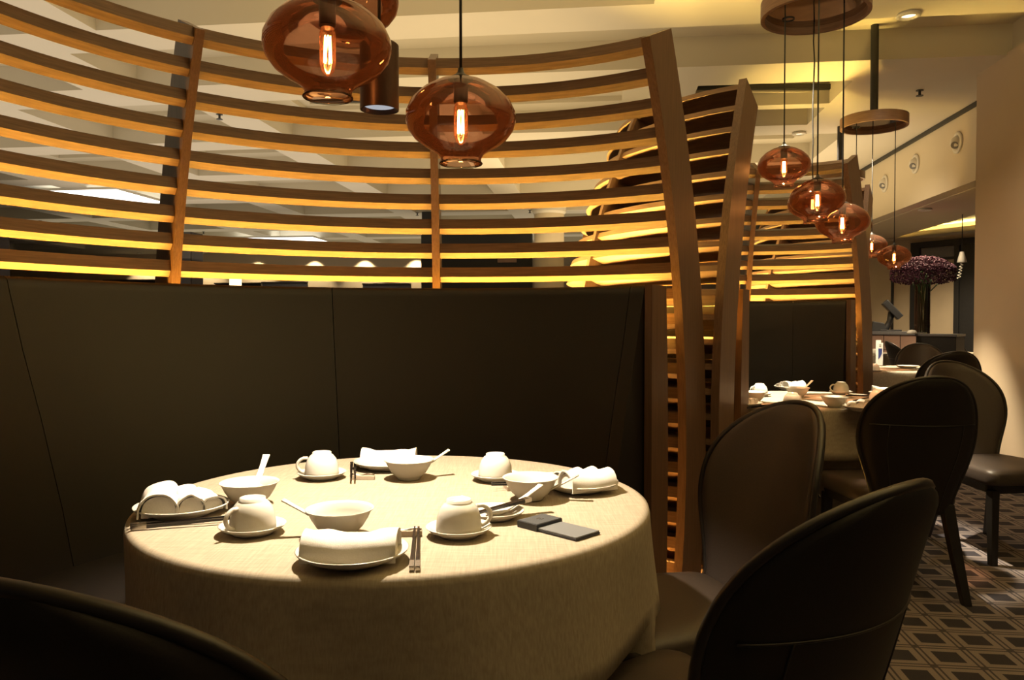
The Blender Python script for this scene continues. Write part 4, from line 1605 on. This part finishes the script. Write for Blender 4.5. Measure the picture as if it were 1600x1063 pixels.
# fittings of the low ceiling
vent_ring = MB()
for rr0 in (0.24, 0.18, 0.12, 0.06):
    vent_ring.lathe([(rr0 - 0.03, 0.0), (rr0, 0.0), (rr0 - 0.008, -0.022), (rr0 - 0.034, -0.012), (rr0 - 0.03, 0.0)], 28)
vent_ring = vent_ring.mesh('cone', 'white_trim', smooth=True, auto=0.7)
vent_core = MB().lathe([(0.0, -0.004), (0.025, -0.004), (0.025, -0.016), (0.0, -0.02)], 16).mesh('core', 'counter_grey')
for x, y, lab in ((1478, 345, 'round white air diffuser in the low ceiling near the column edge'), (1376, 364, 'round white air diffuser in the low ceiling behind the cords')):
    p = P(x, y, 2.76)
    t = thing('air_diffuser', lab, 'air vent', p, 0, 'round ceiling diffusers')
    put('cone', vent_ring, t)
    put('core', vent_core, t)
for i, (X, Y, pw) in enumerate(((6.05, 11.3, 210), (6.9, 10.4, 90), (5.2, 9.7, 220))):  # downlights added to brighten the dark back corner
    t = thing('downlight', ['recessed downlight in the low ceiling before the angled wall', 'recessed downlight in the low ceiling above the pedestal', 'recessed downlight in the low ceiling above the distant table'][i], 'downlight', (X, Y, 2.76 if i < 2 else 2.60), 0, 'low ceiling downlights')
    put('trim_ring', can, t)
    put('lens', canl, t)
    spot_light('low_ceiling_spot', (X, Y, 2.55), (X + 0.15, Y + 0.3, 0), pw, (1.0, 0.8, 0.52), 130, 0.8, 0.06)

# counter with tile front
a, c = PD(1330, 519, 12.3), PD(1432, 519, 11.6)
d = (c - a)
L = d.length
t = thing('reception_counter', 'low counter with pink tile front and grey top', 'counter', ((a.x + c.x) / 2, (a.y + c.y) / 2, 0), math.atan2(d.y, d.x))
MB().box((0, 0.20, 0.49), (L, 0.3, 0.98)).obj('body', 'far_brown', t)
MB().box((0, 0.19, 1.005), (L + 0.02, 0.38, 0.05)).obj('counter_top', 'counter_grey', t, bevel=0.005)
nt_ = 4
tile = MB().box((0, 0, 0), (L / nt_ - 0.012, 0.014, 0.225)).mesh('tile', 'tile_pink', bevel=0.003)
for k in range(nt_):
    for r in range(4):
        o = put('tile', tile, t)
        o.location = (-L / 2 + L / nt_ * (k + 0.5), 0.041, 0.86 - 0.236 * r)
# till on the counter
p = PD(1387, 512, 12.15)
t = thing('till_terminal', 'black tilted till screen standing on the tile-fronted counter', 'till', (p.x, p.y, 1.03), math.radians(-20))
b = MB()
b.add([(-0.24, -0.09, 0), (-0.02, -0.09, 0), (-0.02, 0.09, 0), (-0.24, 0.09, 0), (-0.22, -0.08, 0.16), (-0.06, -0.08, 0.13), (-0.06, 0.08, 0.13), (-0.22, 0.08, 0.16)],
      [(3, 2, 1, 0), (4, 5, 6, 7), (0, 1, 5, 4), (1, 2, 6, 5), (2, 3, 7, 6), (3, 0, 4, 7)])
b.obj('printer', 'pos_black', t, bevel=0.01)
M = Matrix.Rotation(math.radians(48), 3, 'Y')
MB().box((0.06, 0, 0.34), (0.34, 0.26, 0.10), M).obj('screen', 'pos_black', t, bevel=0.012)
MB().tube([(-0.1, 0, 0.012), (-0.02, 0, 0.05), (0.03, 0, 0.16), (0.05, 0, 0.30)], [0.05, 0.05, 0.045, 0.05], 10).obj('stand', 'pos_black', t, smooth=True)
MB().box((0.04, 0, 0.012), (0.30, 0.2, 0.024)).obj('base', 'pos_black', t, bevel=0.006)
# black pedestal with vase and flowers
a, c = PD(1431, 522, 9.6), PD(1494, 522, 9.3)
d = c - a
L = d.length
pc_ = (a + c) / 2
t = thing('pedestal_table', 'black box pedestal carrying the tall flower vase', 'pedestal', (pc_.x, pc_.y, 0), math.atan2(d.y, d.x))
MB().box((0, 0.22, 0.50), (L, 0.44, 1.0)).obj('body', 'far_dark', t, bevel=0.006)
MB().box((0, 0.22, 1.01), (L + 0.02, 0.46, 0.03)).obj('top_plate', 'counter_grey', t, bevel=0.004)
vc = pc_ + Vector((-0.04, 0.24, 0))
ZV = 1.027
t = thing('vase', 'tall clear glass cylinder vase on the black pedestal', 'vase', (vc.x, vc.y, ZV), 0)
MB().lathe([(0.0, 0.0), (0.088, 0.0), (0.09, 0.006), (0.09, 0.66), (0.084, 0.66), (0.084, 0.014), (0.0, 0.014)], 32).obj('glass', 'clear_glass', t, smooth=True, auto=0.6)
b = MB()
b.lathe([(0.090, 0.10), (0.092, 0.10), (0.092, 0.115), (0.090, 0.115)], 24)
b.obj('waterline', 'clear_glass', t, smooth=True)
t = thing('flower_bouquet', 'dense dome of small dark purple flowers on green stems in the vase', 'flowers', (vc.x, vc.y, ZV), 0)
rnd = random.Random(5)
for k in range(16):
    a0 = rnd.uniform(0, 2 * PI)
    a1 = a0 + rnd.uniform(-0.6, 0.6)
    r1 = rnd.uniform(0.02, 0.30)
    MB().tube([(0.055 * math.cos(a0), 0.055 * math.sin(a0), 0.02), (0.06 * math.cos(a1), 0.06 * math.sin(a1), 0.5), (r1 * math.cos(a1), r1 * math.sin(a1), 0.72 + rnd.uniform(0, 0.1))], 0.008, 5).obj('stem', 'green_stem', t, smooth=True)
b = MB()
for k in range(5200):
    a = rnd.uniform(0, 2 * PI)
    rr_ = math.sqrt(rnd.random()) * 0.37
    top = 0.97 - 0.15 * (rr_ / 0.37) ** 2.5
    bot = 0.62 + 0.10 * max(0, rr_ / 0.37 - 0.6)
    if rr_ < 0.10:
        bot = 0.66
    z = rnd.uniform(bot, top) if rnd.random() < 0.5 else (top - abs(rnd.gauss(0, 0.03)))
    x, y = rr_ * math.cos(a), rr_ * math.sin(a)
    s = rnd.uniform(0.009, 0.016)
    M = Matrix.Rotation(rnd.uniform(0, 6), 3, 'Z') @ Matrix.Rotation(rnd.uniform(0, 3), 3, 'X')
    vs = [M @ Vector(q) * s + Vector((x, y, z)) for q in ((1, 0, 0), (-0.5, 0.87, 0), (-0.5, -0.87, 0), (0, 0, 1.3))]
    b.add(vs, [(0, 1, 2), (0, 3, 1), (1, 3, 2), (2, 3, 0)])
o = b.obj('blossoms', 'purple_flower', t, fix=False)
o['kind'] = 'stuff'
p = vc + Vector((-0.19, -0.12, 0))
o = MB().lathe([(0.0, 0.0), (0.055, 0.0), (0.06, 0.012), (0.045, 0.04), (0.0, 0.05)], 16).obj('towel_roll', 'porcelain', smooth=True)
o.location = (p.x, p.y, ZV)
tag(o, 'small white folded bundle beside the vase on the black pedestal', 'towel')
# pale lamp in the dark doorway
p = PD(1503, 403, 10.2)
t = thing('wall_lamp', 'pale cone lamp with a coiled cord in the dark doorway', 'lamp', (p.x, p.y, p.z), 0)
MB().lathe([(0.025, 0.08), (0.06, -0.06), (0.055, -0.06), (0.02, 0.08)], 20).obj('lamp_shade', 'white_trim', t, smooth=True)
pts = [(0.02 * math.cos(k * 0.9) - 0.012 * k / 12, 0.02 * math.sin(k * 0.9), -0.06 - 0.0055 * k) for k in range(40)]
MB().tube(pts, 0.004, 5).obj('coiled_cord', 'white_trim', t, smooth=True)
MB().tube([(0, 0, 0.07), (0, 0, 2.70 - p.z)], 0.006, 6).obj('rod', 'black_metal', t, smooth=True)
# more chairs and a cloth seen past the pedestal
chair('pale brown chair beside the cream column edge', (5.95, 9.85), 150)
chair('distant brown chair behind the black pedestal', (6.75, 11.75), 170)
table((6.0, 10.75), 0.45, 12, 'distant round table between the two chairs past the pedestal', 'cream cloth glimpsed between the black pedestal and the column edge')
